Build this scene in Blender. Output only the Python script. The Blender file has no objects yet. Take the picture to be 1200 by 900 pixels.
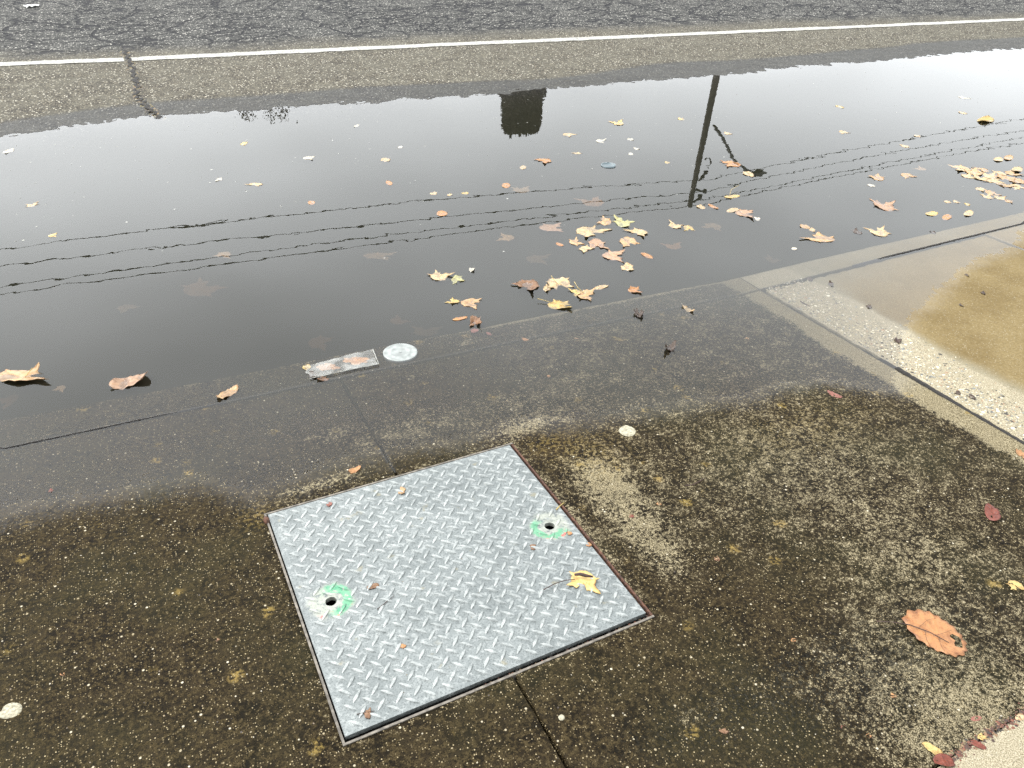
import bpy, math, random
import numpy as np
from mathutils import Matrix, Vector

random.seed(7)
rng = np.random.default_rng(11)
scene = bpy.context.scene
col = scene.collection

# ------------------------------------------------------------------ camera
# world: x along the kerb, y across the street, z = 0 is the water level, metres
CAM_H, FPX = 1.55, 914.34
PITCH, ROLL, YAW = math.radians(33.434), math.radians(1.7426), math.radians(-27.546)

def _cam_axes():
    fwd = Vector((0, math.cos(PITCH), -math.sin(PITCH)))
    right = Vector((1, 0, 0)); up = right.cross(fwd)
    r2 = math.cos(ROLL) * right + math.sin(ROLL) * up
    u2 = math.cos(ROLL) * up - math.sin(ROLL) * right
    rz = Matrix.Rotation(YAW, 3, 'Z')
    return rz @ r2, rz @ u2, rz @ fwd
CR, CU, CF = _cam_axes()
cam_data = bpy.data.cameras.new('camera')
cam_data.sensor_width = 36.0
cam_data.lens = FPX / 1200.0 * 36.0
cam_data.clip_start = 0.05
cam_data.clip_end = 3000
cam = bpy.data.objects.new('camera', cam_data)
col.objects.link(cam)
m = Matrix((CR, CU, -CF)).transposed().to_4x4()
m.translation = (0, 0, CAM_H)
cam.matrix_world = m
scene.camera = cam

# ------------------------------------------------------------------ world, sun, exposure
SUN_AZ, SUN_EL = math.radians(-48), math.radians(54)     # azimuth clockwise from +y
world = bpy.data.worlds.new('World'); scene.world = world; world.use_nodes = True
wn, wl = world.node_tree.nodes, world.node_tree.links
wn.clear()
sky = wn.new('ShaderNodeTexSky'); sky.sky_type = 'NISHITA'; sky.sun_disc = False
sky.sun_elevation = SUN_EL; sky.sun_rotation = SUN_AZ
sky.air_density = 1.0; sky.dust_density = 6.0; sky.ozone_density = 1.0
hsv = wn.new('ShaderNodeHueSaturation'); hsv.inputs['Saturation'].default_value = 0.10
flat = wn.new('ShaderNodeMix'); flat.data_type = 'RGBA'
flat.inputs['Factor'].default_value = 0.55                 # closed cloud deck evens the sky out
flat.inputs[7].default_value = (10.6, 11.0, 11.3, 1)
tc = wn.new('ShaderNodeTexCoord')
mp = wn.new('ShaderNodeMapping'); mp.inputs['Scale'].default_value = (1, 1, 2.4)
nz = wn.new('ShaderNodeTexNoise'); nz.noise_dimensions = '4D'; nz.inputs['Scale'].default_value = 1.7; nz.inputs['Detail'].default_value = 3
nz.inputs['W'].default_value = 10.4
mr = wn.new('ShaderNodeMapRange')
mr.inputs['From Min'].default_value = 0.3; mr.inputs['From Max'].default_value = 0.7
mr.inputs['To Min'].default_value = 0.78; mr.inputs['To Max'].default_value = 1.32
mul = wn.new('ShaderNodeVectorMath'); mul.operation = 'SCALE'
bg = wn.new('ShaderNodeBackground'); bg.inputs['Strength'].default_value = 0.15
wo = wn.new('ShaderNodeOutputWorld')
wl.new(sky.outputs[0], hsv.inputs['Color']); wl.new(hsv.outputs[0], flat.inputs[6])
wl.new(tc.outputs['Generated'], mp.inputs[0]); wl.new(mp.outputs[0], nz.inputs['Vector'])
wl.new(nz.outputs[0], mr.inputs['Value'])
wl.new(flat.outputs[2], mul.inputs[0]); wl.new(mr.outputs[0], mul.inputs['Scale'])
wl.new(mul.outputs[0], bg.inputs['Color']); wl.new(bg.outputs[0], wo.inputs['Surface'])

sd = bpy.data.lights.new('sun', 'SUN'); sd.energy = 1.2; sd.angle = math.radians(28)
sd.color = (1.0, 0.97, 0.93)
sun = bpy.data.objects.new('sun', sd); col.objects.link(sun)
sdir = Vector((math.cos(SUN_EL) * math.sin(SUN_AZ), math.cos(SUN_EL) * math.cos(SUN_AZ), math.sin(SUN_EL)))
sun.rotation_euler = sdir.to_track_quat('Z', 'Y').to_euler()
sun.location = sdir * 50
vs = scene.view_settings
vs.view_transform = 'Standard'; vs.look = 'None'; vs.gamma = 1; vs.exposure = 1.15
vs.use_curve_mapping = False
cy = scene.cycles
cy.use_denoising = True
cy.denoising_input_passes = 'RGB_ALBEDO_NORMAL'; cy.denoising_prefilter = 'NONE'
cy.adaptive_threshold = 0.006
cy.max_bounces = 8; cy.transparent_max_bounces = 16; cy.volume_bounces = 1
cy.sample_clamp_indirect = 8

# ------------------------------------------------------------------ pixel -> place
def ray(px, py):
    return CF + (px - 600) / FPX * CR - (py - 450) / FPX * CU
def G(px, py, z=0.0):
    d = ray(px, py); t = (z - CAM_H) / d.z
    return d.x * t, d.y * t
def mirrored(px, py, y):
    """what the still water shows at this pixel, for a thing standing at street offset y"""
    d = ray(px, py); t = y / d.y
    return Vector((d.x * t, y, -CAM_H - d.z * t))

# ------------------------------------------------------------------ noise
def _hash(ix, iy, s):
    n = (ix.astype(np.int64) * 374761393 + iy.astype(np.int64) * 668265263 + s * 974634777) & 0xffffffff
    n = ((n ^ (n >> 13)) * 1274126177) & 0xffffffff
    n = (n ^ (n >> 16)) & 0xffffffff
    return n / 4294967295.0
def vnoise(x, y, s=0):
    x = np.asarray(x, float); y = np.asarray(y, float)
    ix, iy = np.floor(x), np.floor(y); fx, fy = x - ix, y - iy
    fx = fx * fx * (3 - 2 * fx); fy = fy * fy * (3 - 2 * fy)
    a = _hash(ix, iy, s); b = _hash(ix + 1, iy, s); c = _hash(ix, iy + 1, s); d = _hash(ix + 1, iy + 1, s)
    return (a + (b - a) * fx + (c - a) * fy + (a - b - c + d) * fx * fy) * 2 - 1
def fbm(x, y, o=4, s=0):
    r, a, t = 0, 1.0, 0
    for i in range(o):
        r = r + a * vnoise(x * 2 ** i + 13.7 * i, y * 2 ** i - 7.1 * i, s + i); t += a; a *= .5
    return r / t
def smooth(e0, e1, x):
    t = np.clip((x - e0) / (e1 - e0), 0, 1); return t * t * (3 - 2 * t)

# ------------------------------------------------------------------ the lie of the land
_c = lambda pts: (np.array([G(*p)[0] for p in pts]), np.array([G(*p)[1] for p in pts]))
_vbx, _vby = _c([(0, 602), (60, 592), (130, 578), (180, 566), (225, 560), (290, 574), (345, 560), (470, 514), (600, 496), (650, 500), (700, 487), (760, 473),
                 (840, 463), (900, 457), (960, 447), (1050, 457), (1062, 400), (1068, 362), (1120, 322), (1200, 278)])
def v_film(u):      # where the water film ends on the pavement
    return np.interp(u, _vbx, _vby, left=2.13, right=2.24)
_vrx, _vry = _c([(0, 160), (190, 136), (380, 125), (560, 113), (840, 88), (1000, 74), (1200, 57)])
def v_shore(u):     # where the water ends on the road
    return np.interp(u, _vrx, _vry, left=6.05, right=5.8) + 0.05 * fbm(np.asarray(u) * .8, np.zeros_like(u), 3, 5)
_kx, _ky = _c([(0, 490), (865, 322), (1200, 247)])
def v_kerb(u): return np.interp(u, _kx, _ky, left=2.61, right=2.49)
_jx, _jy = _c([(0, 527), (860, 345), (1200, 262)])
def v_joint(u): return np.interp(u, _jx, _jy, left=2.42, right=2.36)

def h_walk(u, v):
    d = v_film(u) - v
    h = np.where(d > 0, .0155 * d, .0125 * d)
    h = h + .0009 * fbm(u * 2.6, v * 2.6, 2, 21) + .00022 * fbm(u * 14, v * 14, 2, 31) + .00042 * vnoise(u * 100, v * 100, 41)
    # the slab beside the kerb stands a little higher than the kerb at the far left
    lip = smooth(.75, -.3, u) * smooth(.10, .0, v_joint(u) - v)
    h = h + .0026 * lip
    return h
def h_road(u, v):
    d = v - v_shore(u)
    h = np.where(d > 0, .021 * np.minimum(d, 5.5), .045 * d)
    h = np.maximum(h, -.155)
    h = h + .0030 * fbm(u * 1.7, v * 1.7, 3, 51) + .0022 * fbm(u * 14, v * 14, 2, 61) + .0012 * vnoise(u * 45, v * 45, 71)
    return h

# ------------------------------------------------------------------ mesh helpers
def link(name, me, parent=None, mat=None):
    o = bpy.data.objects.new(name, me); col.objects.link(o)
    if parent is not None: o.parent = parent
    if mat is not None and me is not None: me.materials.append(mat)
    return o
def tag(o, label=None, cat=None, group=None, kind=None):
    if label: o['label'] = label
    if cat: o['category'] = cat
    if group: o['group'] = group
    if kind: o['kind'] = kind
    return o
def empty(name, loc=(0, 0, 0), rot=(0, 0, 0)):
    o = bpy.data.objects.new(name, None); col.objects.link(o)
    o.location = loc; o.rotation_euler = rot; o.empty_display_size = .05
    return o
def mesh_of(name, V, Fc, smooth_=True):
    me = bpy.data.meshes.new(name)
    me.from_pydata([tuple(v) for v in V], [], [tuple(int(i) for i in f) for f in Fc])
    if smooth_: me.shade_smooth()
    return me
def mesh_np(name, V, Q, smooth_=True):
    """V (n,3) float, Q (m,4) int"""
    me = bpy.data.meshes.new(name)
    me.vertices.add(len(V)); me.vertices.foreach_set('co', np.asarray(V, np.float32).ravel())
    me.loops.add(len(Q) * 4); me.loops.foreach_set('vertex_index', np.asarray(Q, np.int32).ravel())
    me.polygons.add(len(Q)); me.polygons.foreach_set('loop_start', np.arange(0, len(Q) * 4, 4, dtype=np.int32))
    me.update(calc_edges=True); me.validate()
    if smooth_: me.shade_smooth()
    return me
def attr(me, name, vals):
    a = me.attributes.new(name, 'FLOAT', 'POINT'); a.data.foreach_set('value', np.asarray(vals, np.float32))
def box(V, Fc, x0, x1, y0, y1, z0, z1):
    n = len(V)
    V += [(x0, y0, z0), (x1, y0, z0), (x1, y1, z0), (x0, y1, z0), (x0, y0, z1), (x1, y0, z1), (x1, y1, z1), (x0, y1, z1)]
    Fc += [tuple(n + i for i in f) for f in ((3, 2, 1, 0), (4, 5, 6, 7), (0, 1, 5, 4), (1, 2, 6, 5), (2, 3, 7, 6), (3, 0, 4, 7))]
def tube(pts, rad, seg=8, cap=True):
    pts = [Vector(p) for p in pts]; V, Fc = [], []
    rads = rad if isinstance(rad, (list, tuple)) else [rad] * len(pts)
    for i, p in enumerate(pts):
        t = (pts[min(i + 1, len(pts) - 1)] - pts[max(i - 1, 0)]).normalized()
        a = t.cross(Vector((0, 0, 1)))
        if a.length < 1e-3: a = t.cross(Vector((1, 0, 0)))
        a.normalize(); b = t.cross(a)
        for k in range(seg):
            q = 2 * math.pi * k / seg
            V.append(p + rads[i] * (math.cos(q) * a + math.sin(q) * b))
    for i in range(len(pts) - 1):
        for k in range(seg):
            Fc.append((i * seg + k, i * seg + (k + 1) % seg, (i + 1) * seg + (k + 1) % seg, (i + 1) * seg + k))
    if cap:
        Fc.append(tuple(range(seg))[::-1]); Fc.append(tuple((len(pts) - 1) * seg + k for k in range(seg)))
    return V, Fc

def grid_slab(us, VV, hfun, keep=None, skirts=((.002, -.003), (.0005, -.09)), rag=.0, jit=0.0):
    """us (n,), VV (n,m) y per column/row -> V, Q with a rounded edge and sides along every border"""
    n, mrow = VV.shape
    U = np.repeat(us[:, None], mrow, 1)
    if jit:
        U = U.copy(); VV = VV.copy()
        U[1:-1, 1:-1] += jit * rng.uniform(-1, 1, (n - 2, mrow - 2)); VV[1:-1, 1:-1] += jit * rng.uniform(-1, 1, (n - 2, mrow - 2))
    Z = hfun(U, VV)
    idx = np.arange(n * mrow).reshape(n, mrow)
    q = np.stack([idx[:-1, :-1], idx[1:, :-1], idx[1:, 1:], idx[:-1, 1:]], -1)
    if keep is not None: q = q[keep]
    q = q.reshape(-1, 4)
    V = np.stack([U, VV, Z], -1).reshape(-1, 3)
    used = np.unique(q); remap = -np.ones(len(V), int); remap[used] = np.arange(len(used))
    V = V[used]; q = remap[q]
    # border edges, directed
    E = np.concatenate([q[:, [0, 1]], q[:, [1, 2]], q[:, [2, 3]], q[:, [3, 0]]])
    key = np.sort(E, 1); key = key[:, 0] * len(V) + key[:, 1]
    _, inv, cnt = np.unique(key, return_inverse=True, return_counts=True)
    B = E[cnt[inv] == 1]
    nrm = np.zeros((len(V), 2))
    d = V[B[:, 1], :2] - V[B[:, 0], :2]; d /= np.linalg.norm(d, axis=1)[:, None] + 1e-12
    o = np.stack([d[:, 1], -d[:, 0]], -1)
    np.add.at(nrm, B[:, 0], o); np.add.at(nrm, B[:, 1], o)
    bv = np.unique(B)
    nn = nrm[bv] / (np.linalg.norm(nrm[bv], axis=1)[:, None] + 1e-9)
    if rag:
        j = rag * fbm(V[bv, 0] * 24, V[bv, 1] * 24, 3, 91)
        V[bv, :2] += nn * j[:, None]
        V[bv, 2] -= .5 * np.abs(j)
    loc = -np.ones(len(V), int); loc[bv] = np.arange(len(bv))
    prev = bv; P = V[bv].copy(); Vs = [V]; Qs = [q]; tot = len(V)
    for out, dz in skirts:
        P = P.copy(); P[:, :2] += nn * out; P[:, 2] += dz
        new = tot + np.arange(len(bv))
        Qs.append(np.stack([prev[loc[B[:, 0]]], new[loc[B[:, 0]]], new[loc[B[:, 1]]], prev[loc[B[:, 1]]]], -1))
        Vs.append(P); prev = new; tot += len(bv)
    return np.concatenate(Vs), np.concatenate(Qs)

# ------------------------------------------------------------------ material helpers
class NT:
    def __init__(s, name):
        s.m = bpy.data.materials.new(name); s.m.use_nodes = True
        s.t = s.m.node_tree; s.n = s.t.nodes; s.n.clear()
        s.out = s.n.new('ShaderNodeOutputMaterial')
        s.pos = s.n.new('ShaderNodeNewGeometry').outputs['Position']
    def L(s, a, b): s.t.links.new(a, b)
    def put(s, sock, v):
        if hasattr(v, 'is_linked') or isinstance(v, bpy.types.NodeSocket): s.L(v, sock)
        elif isinstance(v, (tuple, list)) and len(v) == 3 and sock.type == 'RGBA': sock.default_value = (*v, 1)
        else: sock.default_value = v
    def math(s, op, a, b=0.0, c=None, clamp=False):
        n = s.n.new('ShaderNodeMath'); n.operation = op; n.use_clamp = clamp
        s.put(n.inputs[0], a); s.put(n.inputs[1], b)
        if c is not None: s.put(n.inputs[2], c)
        return n.outputs[0]
    def mix(s, f, a, b):
        n = s.n.new('ShaderNodeMix'); n.data_type = 'RGBA'
        s.put(n.inputs['Factor'], f); s.put(n.inputs[6], a); s.put(n.inputs[7], b)
        return n.outputs[2]
    def mulc(s, a, b):
        n = s.n.new('ShaderNodeMix'); n.data_type = 'RGBA'; n.blend_type = 'MULTIPLY'
        n.inputs['Factor'].default_value = 1; s.put(n.inputs[6], a); s.put(n.inputs[7], b)
        return n.outputs[2]
    def noise(s, scale, detail=4, rough=.5, vec=None, dist=0.0, out=0):
        n = s.n.new('ShaderNodeTexNoise'); n.inputs['Scale'].default_value = scale
        n.inputs['Detail'].default_value = detail; n.inputs['Roughness'].default_value = rough
        n.inputs['Distortion'].default_value = dist
        s.L(vec if vec is not None else s.pos, n.inputs['Vector']); return n.outputs[out]
    def voro(s, scale, feature='F1', vec=None, rnd=1.0):
        n = s.n.new('ShaderNodeTexVoronoi'); n.feature = feature; n.inputs['Scale'].default_value = scale
        n.inputs['Randomness'].default_value = rnd
        s.L(vec if vec is not None else s.pos, n.inputs['Vector']); return n
    def ramp(s, v, a, b, lo=0.0, hi=1.0, smooth_=True):
        n = s.n.new('ShaderNodeMapRange'); n.interpolation_type = 'SMOOTHSTEP' if smooth_ else 'LINEAR'
        s.put(n.inputs['Value'], v)
        n.inputs['From Min'].default_value = a; n.inputs['From Max'].default_value = b
        n.inputs['To Min'].default_value = lo; n.inputs['To Max'].default_value = hi
        return n.outputs[0]
    def attr(s, name):
        n = s.n.new('ShaderNodeAttribute'); n.attribute_name = name; return n.outputs['Fac']
    def sep(s, v):
        n = s.n.new('ShaderNodeSeparateXYZ'); s.L(v, n.inputs[0]); return n.outputs
    def vec(s, op, a, b):
        n = s.n.new('ShaderNodeVectorMath'); n.operation = op; s.put(n.inputs[0], a); s.put(n.inputs[1], b)
        return n.outputs[1] if op in ('LENGTH', 'DISTANCE', 'DOT_PRODUCT') else n.outputs[0]
    def warp(s, scale, amt):
        n = s.noise(scale, 3, out=1)
        return s.vec('ADD', s.pos, s.vec('MULTIPLY', s.vec('SUBTRACT', n, (.5, .5, .5)), (amt, amt, amt)))
    def bump(s, h, dist, strength=1.0):
        n = s.n.new('ShaderNodeBump'); n.inputs['Distance'].default_value = dist
        n.inputs['Strength'].default_value = strength; s.L(h, n.inputs['Height']); return n.outputs[0]
    def bsdf(s, base, rough=.7, metal=0.0, normal=None, spec=.5, **kw):
        n = s.n.new('ShaderNodeBsdfPrincipled')
        s.put(n.inputs['Base Color'], base); s.put(n.inputs['Roughness'], rough); s.put(n.inputs['Metallic'], metal)
        s.put(n.inputs['Specular IOR Level'], spec)
        if normal is not None: s.L(normal, n.inputs['Normal'])
        for k, v in kw.items(): s.put(n.inputs[k.replace('_', ' ')], v)
        s.L(n.outputs[0], s.out.inputs['Surface']); return n

def simple(name, c, rough=.7, metal=0, var=.25, scale=30, bumpd=0.0):
    t = NT(name); f = t.noise(scale, 5)
    b = t.mix(t.ramp(f, .3, .7), tuple(x * (1 - var) for x in c), tuple(min(1, x * (1 + var)) for x in c))
    t.bsdf(b, rough, metal, t.bump(f, bumpd) if bumpd else None); return t.m

# ---- old dark damp pavement concrete
def mat_old_concrete():
    t = NT('old_damp_concrete')
    light, rough_, ochre = t.attr('light'), t.attr('rough'), t.attr('ochre')
    n_big = t.noise(2.3, 4); n_mid = t.noise(17, 5, .6); n_fine = t.noise(95, 5, .65); n_vf = t.noise(330, 3, .6)
    dark = t.mix(t.ramp(n_mid, .33, .68), (.0042, .0028, .0012), (.0195, .0138, .0066))
    dark = t.mix(t.ramp(n_fine, .42, .66), dark, (.046, .034, .016))
    dark = t.mix(t.ramp(n_vf, .48, .36), dark, (.0032, .0023, .0013))
    # greenish grime in broad clouds
    dark = t.mix(t.math('MULTIPLY', t.ramp(n_big, .42, .68), .40), dark, (.022, .021, .009))
    # bare sandy patches, eroded by noise
    f = t.math('ADD', light, t.math('MULTIPLY', t.math('SUBTRACT', n_mid, .5), .8))
    f = t.math('ADD', f, t.math('MULTIPLY', t.math('SUBTRACT', n_fine, .5), 1.5))
    f = t.math('ADD', f, t.math('MULTIPLY', t.math('SUBTRACT', n_vf, .5), .8))
    f = t.ramp(f, .38, .72)
    sand = t.mix(t.ramp(n_vf, .40, .60), (.050, .040, .020), (.240, .204, .130))
    c = t.mix(f, dark, sand)
    # ochre lichen
    wv = t.warp(30, .03)
    v2 = t.voro(11.0, vec=wv)
    rr = t.sep(v2.outputs['Color'])[0]
    spot = t.math('MULTIPLY', t.math('GREATER_THAN', rr, .70), t.ramp(v2.outputs['Distance'], .26, .10))
    spot = t.math('MULTIPLY', spot, t.ramp(n_fine, .42, .60))
    spot = t.math('MAXIMUM', spot, t.math('MULTIPLY', ochre, t.ramp(n_fine, .44, .62)))
    c = t.mix(t.math('MULTIPLY', spot, .75), c, t.mix(n_mid, (.15, .115, .030), (.22, .145, .05)))
    # rough worn zone: black pits between pale grains
    pit = t.voro(120)
    pv = t.math('MULTIPLY', rough_, t.ramp(t.noise(150, 3, .6), .52, .40))
    c = t.mix(t.math('MULTIPLY', pv, .75), c, (.018, .017, .013))
    # sand grains
    g1 = t.voro(200); s1 = t.sep(g1.outputs['Color'])
    gm = t.math('MULTIPLY', t.math('GREATER_THAN', s1[0], .60), t.ramp(g1.outputs['Distance'], .40, .22))
    gc = t.mix(t.math('POWER', s1[1], 2.0), (.050, .035, .015), (.36, .295, .175))
    c = t.mix(t.math('MULTIPLY', gm, .92), c, gc)
    g2 = t.voro(80); s2 = t.sep(g2.outputs['Color'])
    gm2 = t.math('MULTIPLY', t.math('GREATER_THAN', s2[0], .955), t.ramp(g2.outputs['Distance'], .28, .16))
    c = t.mix(gm2, c, t.mix(s2[1], (.18, .14, .075), (.42, .38, .29)))
    h = t.math('ADD', t.math('MULTIPLY', n_fine, .7), t.math('ADD', t.math('MULTIPLY', gm, .35), t.math('MULTIPLY', n_vf, .5)))
    h = t.math('SUBTRACT', h, t.math('MULTIPLY', pv, .9))
    ro = t.ramp(n_fine, .3, .7, .62, .9)
    zw = t.math('ADD', t.sep(t.pos)[2], t.math('MULTIPLY', t.math('SUBTRACT', n_vf, .5), .0030))
    wetc = t.ramp(zw, .0022, -.0002)
    t.bsdf(c, ro, 0, t.bump(h, .0026, 1.0), .06, Coat_Weight=wetc, Coat_Roughness=.16, Coat_IOR=1.33)
    return t.m

# ---- newer pale concrete of the driveway side
def mat_new_concrete():
    t = NT('pale_apron_concrete')
    ochre, agg = t.attr('ochre'), t.attr('light')
    n_mid = t.noise(9, 5, .6); n_fine = t.noise(110, 5, .65); n_vf = t.noise(360, 3, .6)
    c = t.mix(t.ramp(n_mid, .3, .7), (.115, .098, .062), (.165, .145, .097))
    c = t.mix(t.ramp(n_vf, .40, .62), c, (.21, .185, .125))
    f = t.math('ADD', ochre, t.math('MULTIPLY', t.math('SUBTRACT', n_mid, .5), .5))
    oc = t.mix(t.ramp(n_fine, .30, .72), (.118, .086, .036), (.165, .125, .060))
    oc = t.mix(t.ramp(t.noise(3.5, 4, .6), .38, .66), oc, t.mulc(oc, (.80, .77, .70)))
    c = t.mix(t.ramp(f, .15, .95), c, oc)
    fa = t.math('ADD', agg, t.math('MULTIPLY', t.math('SUBTRACT', n_fine, .5), .8))
    c = t.mix(t.ramp(fa, .35, .75), c, t.mix(t.ramp(n_vf, .3, .7), (.10, .084, .050), (.34, .30, .215)))
    g1 = t.voro(230); s1 = t.sep(g1.outputs['Color'])
    gm = t.math('MULTIPLY', t.math('GREATER_THAN', s1[0], .82), t.ramp(g1.outputs['Distance'], .4, .25))
    c = t.mix(t.math('MULTIPLY', gm, .7), c, t.mix(s1[1], (.06, .055, .045), (.42, .39, .31)))
    h = t.math('ADD', n_fine, t.math('MULTIPLY', n_vf, .6))
    zw = t.math('ADD', t.sep(t.pos)[2], t.math('MULTIPLY', t.math('SUBTRACT', n_vf, .5), .0030))
    t.bsdf(c, .8, 0, t.bump(h, .0016, .8), .12, Coat_Weight=t.ramp(zw, .0016, -.0004, 0, .6), Coat_Roughness=.16, Coat_IOR=1.33)
    return t.m

def mat_asphalt():
    t = NT('asphalt')
    lane, wet = t.attr('lane'), t.attr('wet')
    n_mid = t.noise(5, 4, .6); n_f = t.noise(60, 4, .6)
    g = t.voro(84); s = t.sep(g.outputs['Color'])
    stone = t.mix(t.ramp(s[0], .1, .95), (.016, .014, .011), (.160, .141, .102))
    stone = t.mix(t.math('GREATER_THAN', s[1], .92), stone, (.48, .45, .37))
    gap = t.ramp(g.outputs['Distance'], .40, .62)
    shoulder = t.mix(gap, stone, (.038, .034, .027))
    shoulder = t.mix(t.ramp(n_mid, .35, .65, 0, .45), shoulder, (.105, .098, .075))
    g2 = t.voro(70); s2 = t.sep(g2.outputs['Color'])
    st2 = t.mix(t.ramp(s2[0], .15, .9), (.020, .020, .019), (.135, .131, .119))
    st2 = t.mix(t.math('GREATER_THAN', s2[1], .92), st2, (.48, .46, .41))
    lanec = t.mix(t.ramp(g2.outputs['Distance'], .38, .60), st2, (.026, .026, .024))
    c = t.mix(lane, shoulder, lanec)
    wm = t.ramp(t.math('ADD', wet, t.math('MULTIPLY', t.math('SUBTRACT', n_f, .5), .7)), .3, .7)
    c = t.mix(wm, c, t.mulc(c, (.34, .35, .37)))
    # alligator cracking of the lane
    wv = t.warp(6, .16)
    def crack(sc, w0, w1, vec):
        v = t.voro(sc, 'DISTANCE_TO_EDGE', vec); return t.ramp(v.outputs['Distance'], w1, w0)
    wv2 = t.vec('MULTIPLY', wv, (1.0, 1.5, 1.0))
    ck = t.math('MULTIPLY', crack(1.9, .014, .044, wv2), t.ramp(t.noise(1.1, 3), .34, .46))
    ck2 = t.math('MULTIPLY', crack(4.4, .02, .075, wv2), t.ramp(t.noise(1.6, 3), .42, .54))
    ck = t.math('MULTIPLY', t.math('MAXIMUM', ck, ck2), lane)
    c = t.mix(t.math('MULTIPLY', ck, .93), c, (.009, .009, .011))
    hgt = t.math('SUBTRACT', t.math('MULTIPLY', t.math('SUBTRACT', 1.0, g.outputs['Distance']), .8), t.math('MULTIPLY', ck, 3.0))
    ro = t.math('SUBTRACT', .85, t.math('MULTIPLY', wm, .32))
    t.bsdf(c, ro, 0, t.bump(hgt, .005, 1.0), .15)
    return t.m

def mat_water():
    t = NT('murky_water')
    n1 = t.noise(8, 1, .4, dist=.5); n2 = t.noise(26, 1, .4)
    h = t.math('ADD', n1, t.math('MULTIPLY', n2, .13))
    nrm = t.bump(h, .00013, 1.0)
    fr = t.n.new('ShaderNodeFresnel'); fr.inputs['IOR'].default_value = 1.333; t.L(nrm, fr.inputs['Normal'])
    gl = t.n.new('ShaderNodeBsdfGlossy'); gl.inputs['Roughness'].default_value = 0.0
    gl.inputs['Color'].default_value = (1, 1, 1, 1); t.L(nrm, gl.inputs['Normal'])
    tr = t.n.new('ShaderNodeBsdfTransparent')
    mx = t.n.new('ShaderNodeMixShader'); t.L(fr.outputs[0], mx.inputs[0]); t.L(tr.outputs[0], mx.inputs[1]); t.L(gl.outputs[0], mx.inputs[2])
    t.L(mx.outputs[0], t.out.inputs['Surface'])
    vol = t.n.new('ShaderNodeVolumePrincipled')
    vol.inputs['Color'].default_value = (.105, .105, .074, 1); vol.inputs['Density'].default_value = 19.0
    vol.inputs['Anisotropy'].default_value = .2
    t.L(vol.outputs[0], t.out.inputs['Volume'])
    return t.m

PC = (.535, 1.375)      # centre of the steel cover
HOLES = [G(644, 618, .006), G(388, 705, .010)]
def mat_steel(worn=False):
    t = NT('scuffed_tread_top' if worn else 'galvanised_tread_steel')
    n1 = t.noise(7, 5, .6); n2 = t.noise(60, 5, .65); n3 = t.noise(240, 3)
    c = t.mix(t.ramp(n1, .3, .7), (.140, .154, .152), (.180, .196, .193))
    c = t.mix(t.ramp(n2, .50, .70, 0, .6), c, (.31, .325, .315))
    c = t.mix(t.ramp(n3, .50, .36, 0, .6), c, (.085, .095, .095))
    c = t.mix(t.ramp(t.noise(30, 4, .7), .62, .78, 0, .45), c, (.13, .13, .11))
    c = t.mix(t.ramp(t.noise(19, 3), .66, .74, 0, .5), c, (.23, .20, .12))
    if worn: c = t.mix(t.ramp(n2, .30, .62, .2, .6), c, (.35, .365, .352))
    # sprayed utility marks round the lifting holes
    xy = t.vec('MULTIPLY', t.pos, (1, 1, 0))
    for k, (hx, hy) in enumerate(HOLES):
        d = t.vec('DISTANCE', xy, (hx, hy, 0))
        dn = t.math('ADD', d, t.math('MULTIPLY', t.math('SUBTRACT', t.noise(28, 4, .6), .5), .035))
        pale = t.math('MULTIPLY', t.ramp(dn, .066, .046), t.ramp(n2, .38, .50))
        c = t.mix(t.math('MULTIPLY', pale, .55), c, (.33, .34, .28))
        ring = t.math('MULTIPLY', t.ramp(dn, .026, .032), t.ramp(dn, .060, .048))
        sx = t.sep(t.vec('SUBTRACT', t.pos, (hx, hy, 0)))
        side = t.ramp(sx[0], -.025, .012) if k == 1 else t.ramp(t.math('ADD', sx[0], t.math('MULTIPLY', sx[1], .9)), .022, -.012)
        g = t.math('MULTIPLY', t.math('MULTIPLY', ring, side), t.ramp(t.noise(85, 4, .6), .36, .47))
        c = t.mix(t.math('MULTIPLY', g, .72), c, (.06, .27, .14))
        redm = t.math('MULTIPLY', t.math('MULTIPLY', ring, t.ramp(sx[1], -.02, -.045)), t.ramp(t.noise(60, 3), .58, .66))
        c = t.mix(redm, c, (.45, .09, .09))
    h = t.math('ADD', n2, t.math('MULTIPLY', n3, .4))
    me = t.ramp(n2, .3, .7, .75, .4)
    t.bsdf(c, t.ramp(n1, .3, .7, .48, .56), me, t.bump(h, .0006, .6), .5)
    return t.m

def mat_leaf():
    t = NT('dead_leaf')
    oi = t.n.new('ShaderNodeObjectInfo')
    tcn = t.n.new('ShaderNodeTexCoord')
    n = t.noise(45, 5, .65, vec=tcn.outputs['Object']); n2 = t.noise(160, 3, vec=tcn.outputs['Object'])
    ve, ed = t.attr('vein'), t.attr('edge')
    c = oi.outputs['Color']
    c = t.mix(t.ramp(n, .42, .72, 0, .75), c, t.mulc(c, (.52, .38, .26)))
    c = t.mix(t.ramp(n2, .60, .74, 0, .6), c, t.mulc(c, (.30, .20, .14)))
    c = t.mix(t.math('MULTIPLY', ve, .55), c, t.mulc(c, (1.25, 1.15, .95)))
    c = t.mix(t.math('MULTIPLY', t.ramp(t.math('ADD', ed, t.math('MULTIPLY', n, .5)), 1.10, 1.4), .7), c, t.mulc(c, (.34, .22, .15)))
    h = t.math('ADD', t.math('MULTIPLY', n, .6), t.math('MULTIPLY', ve, .8))
    b = t.bsdf(c, .5, 0, t.bump(h, .0012), .45)
    return t.m

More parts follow.
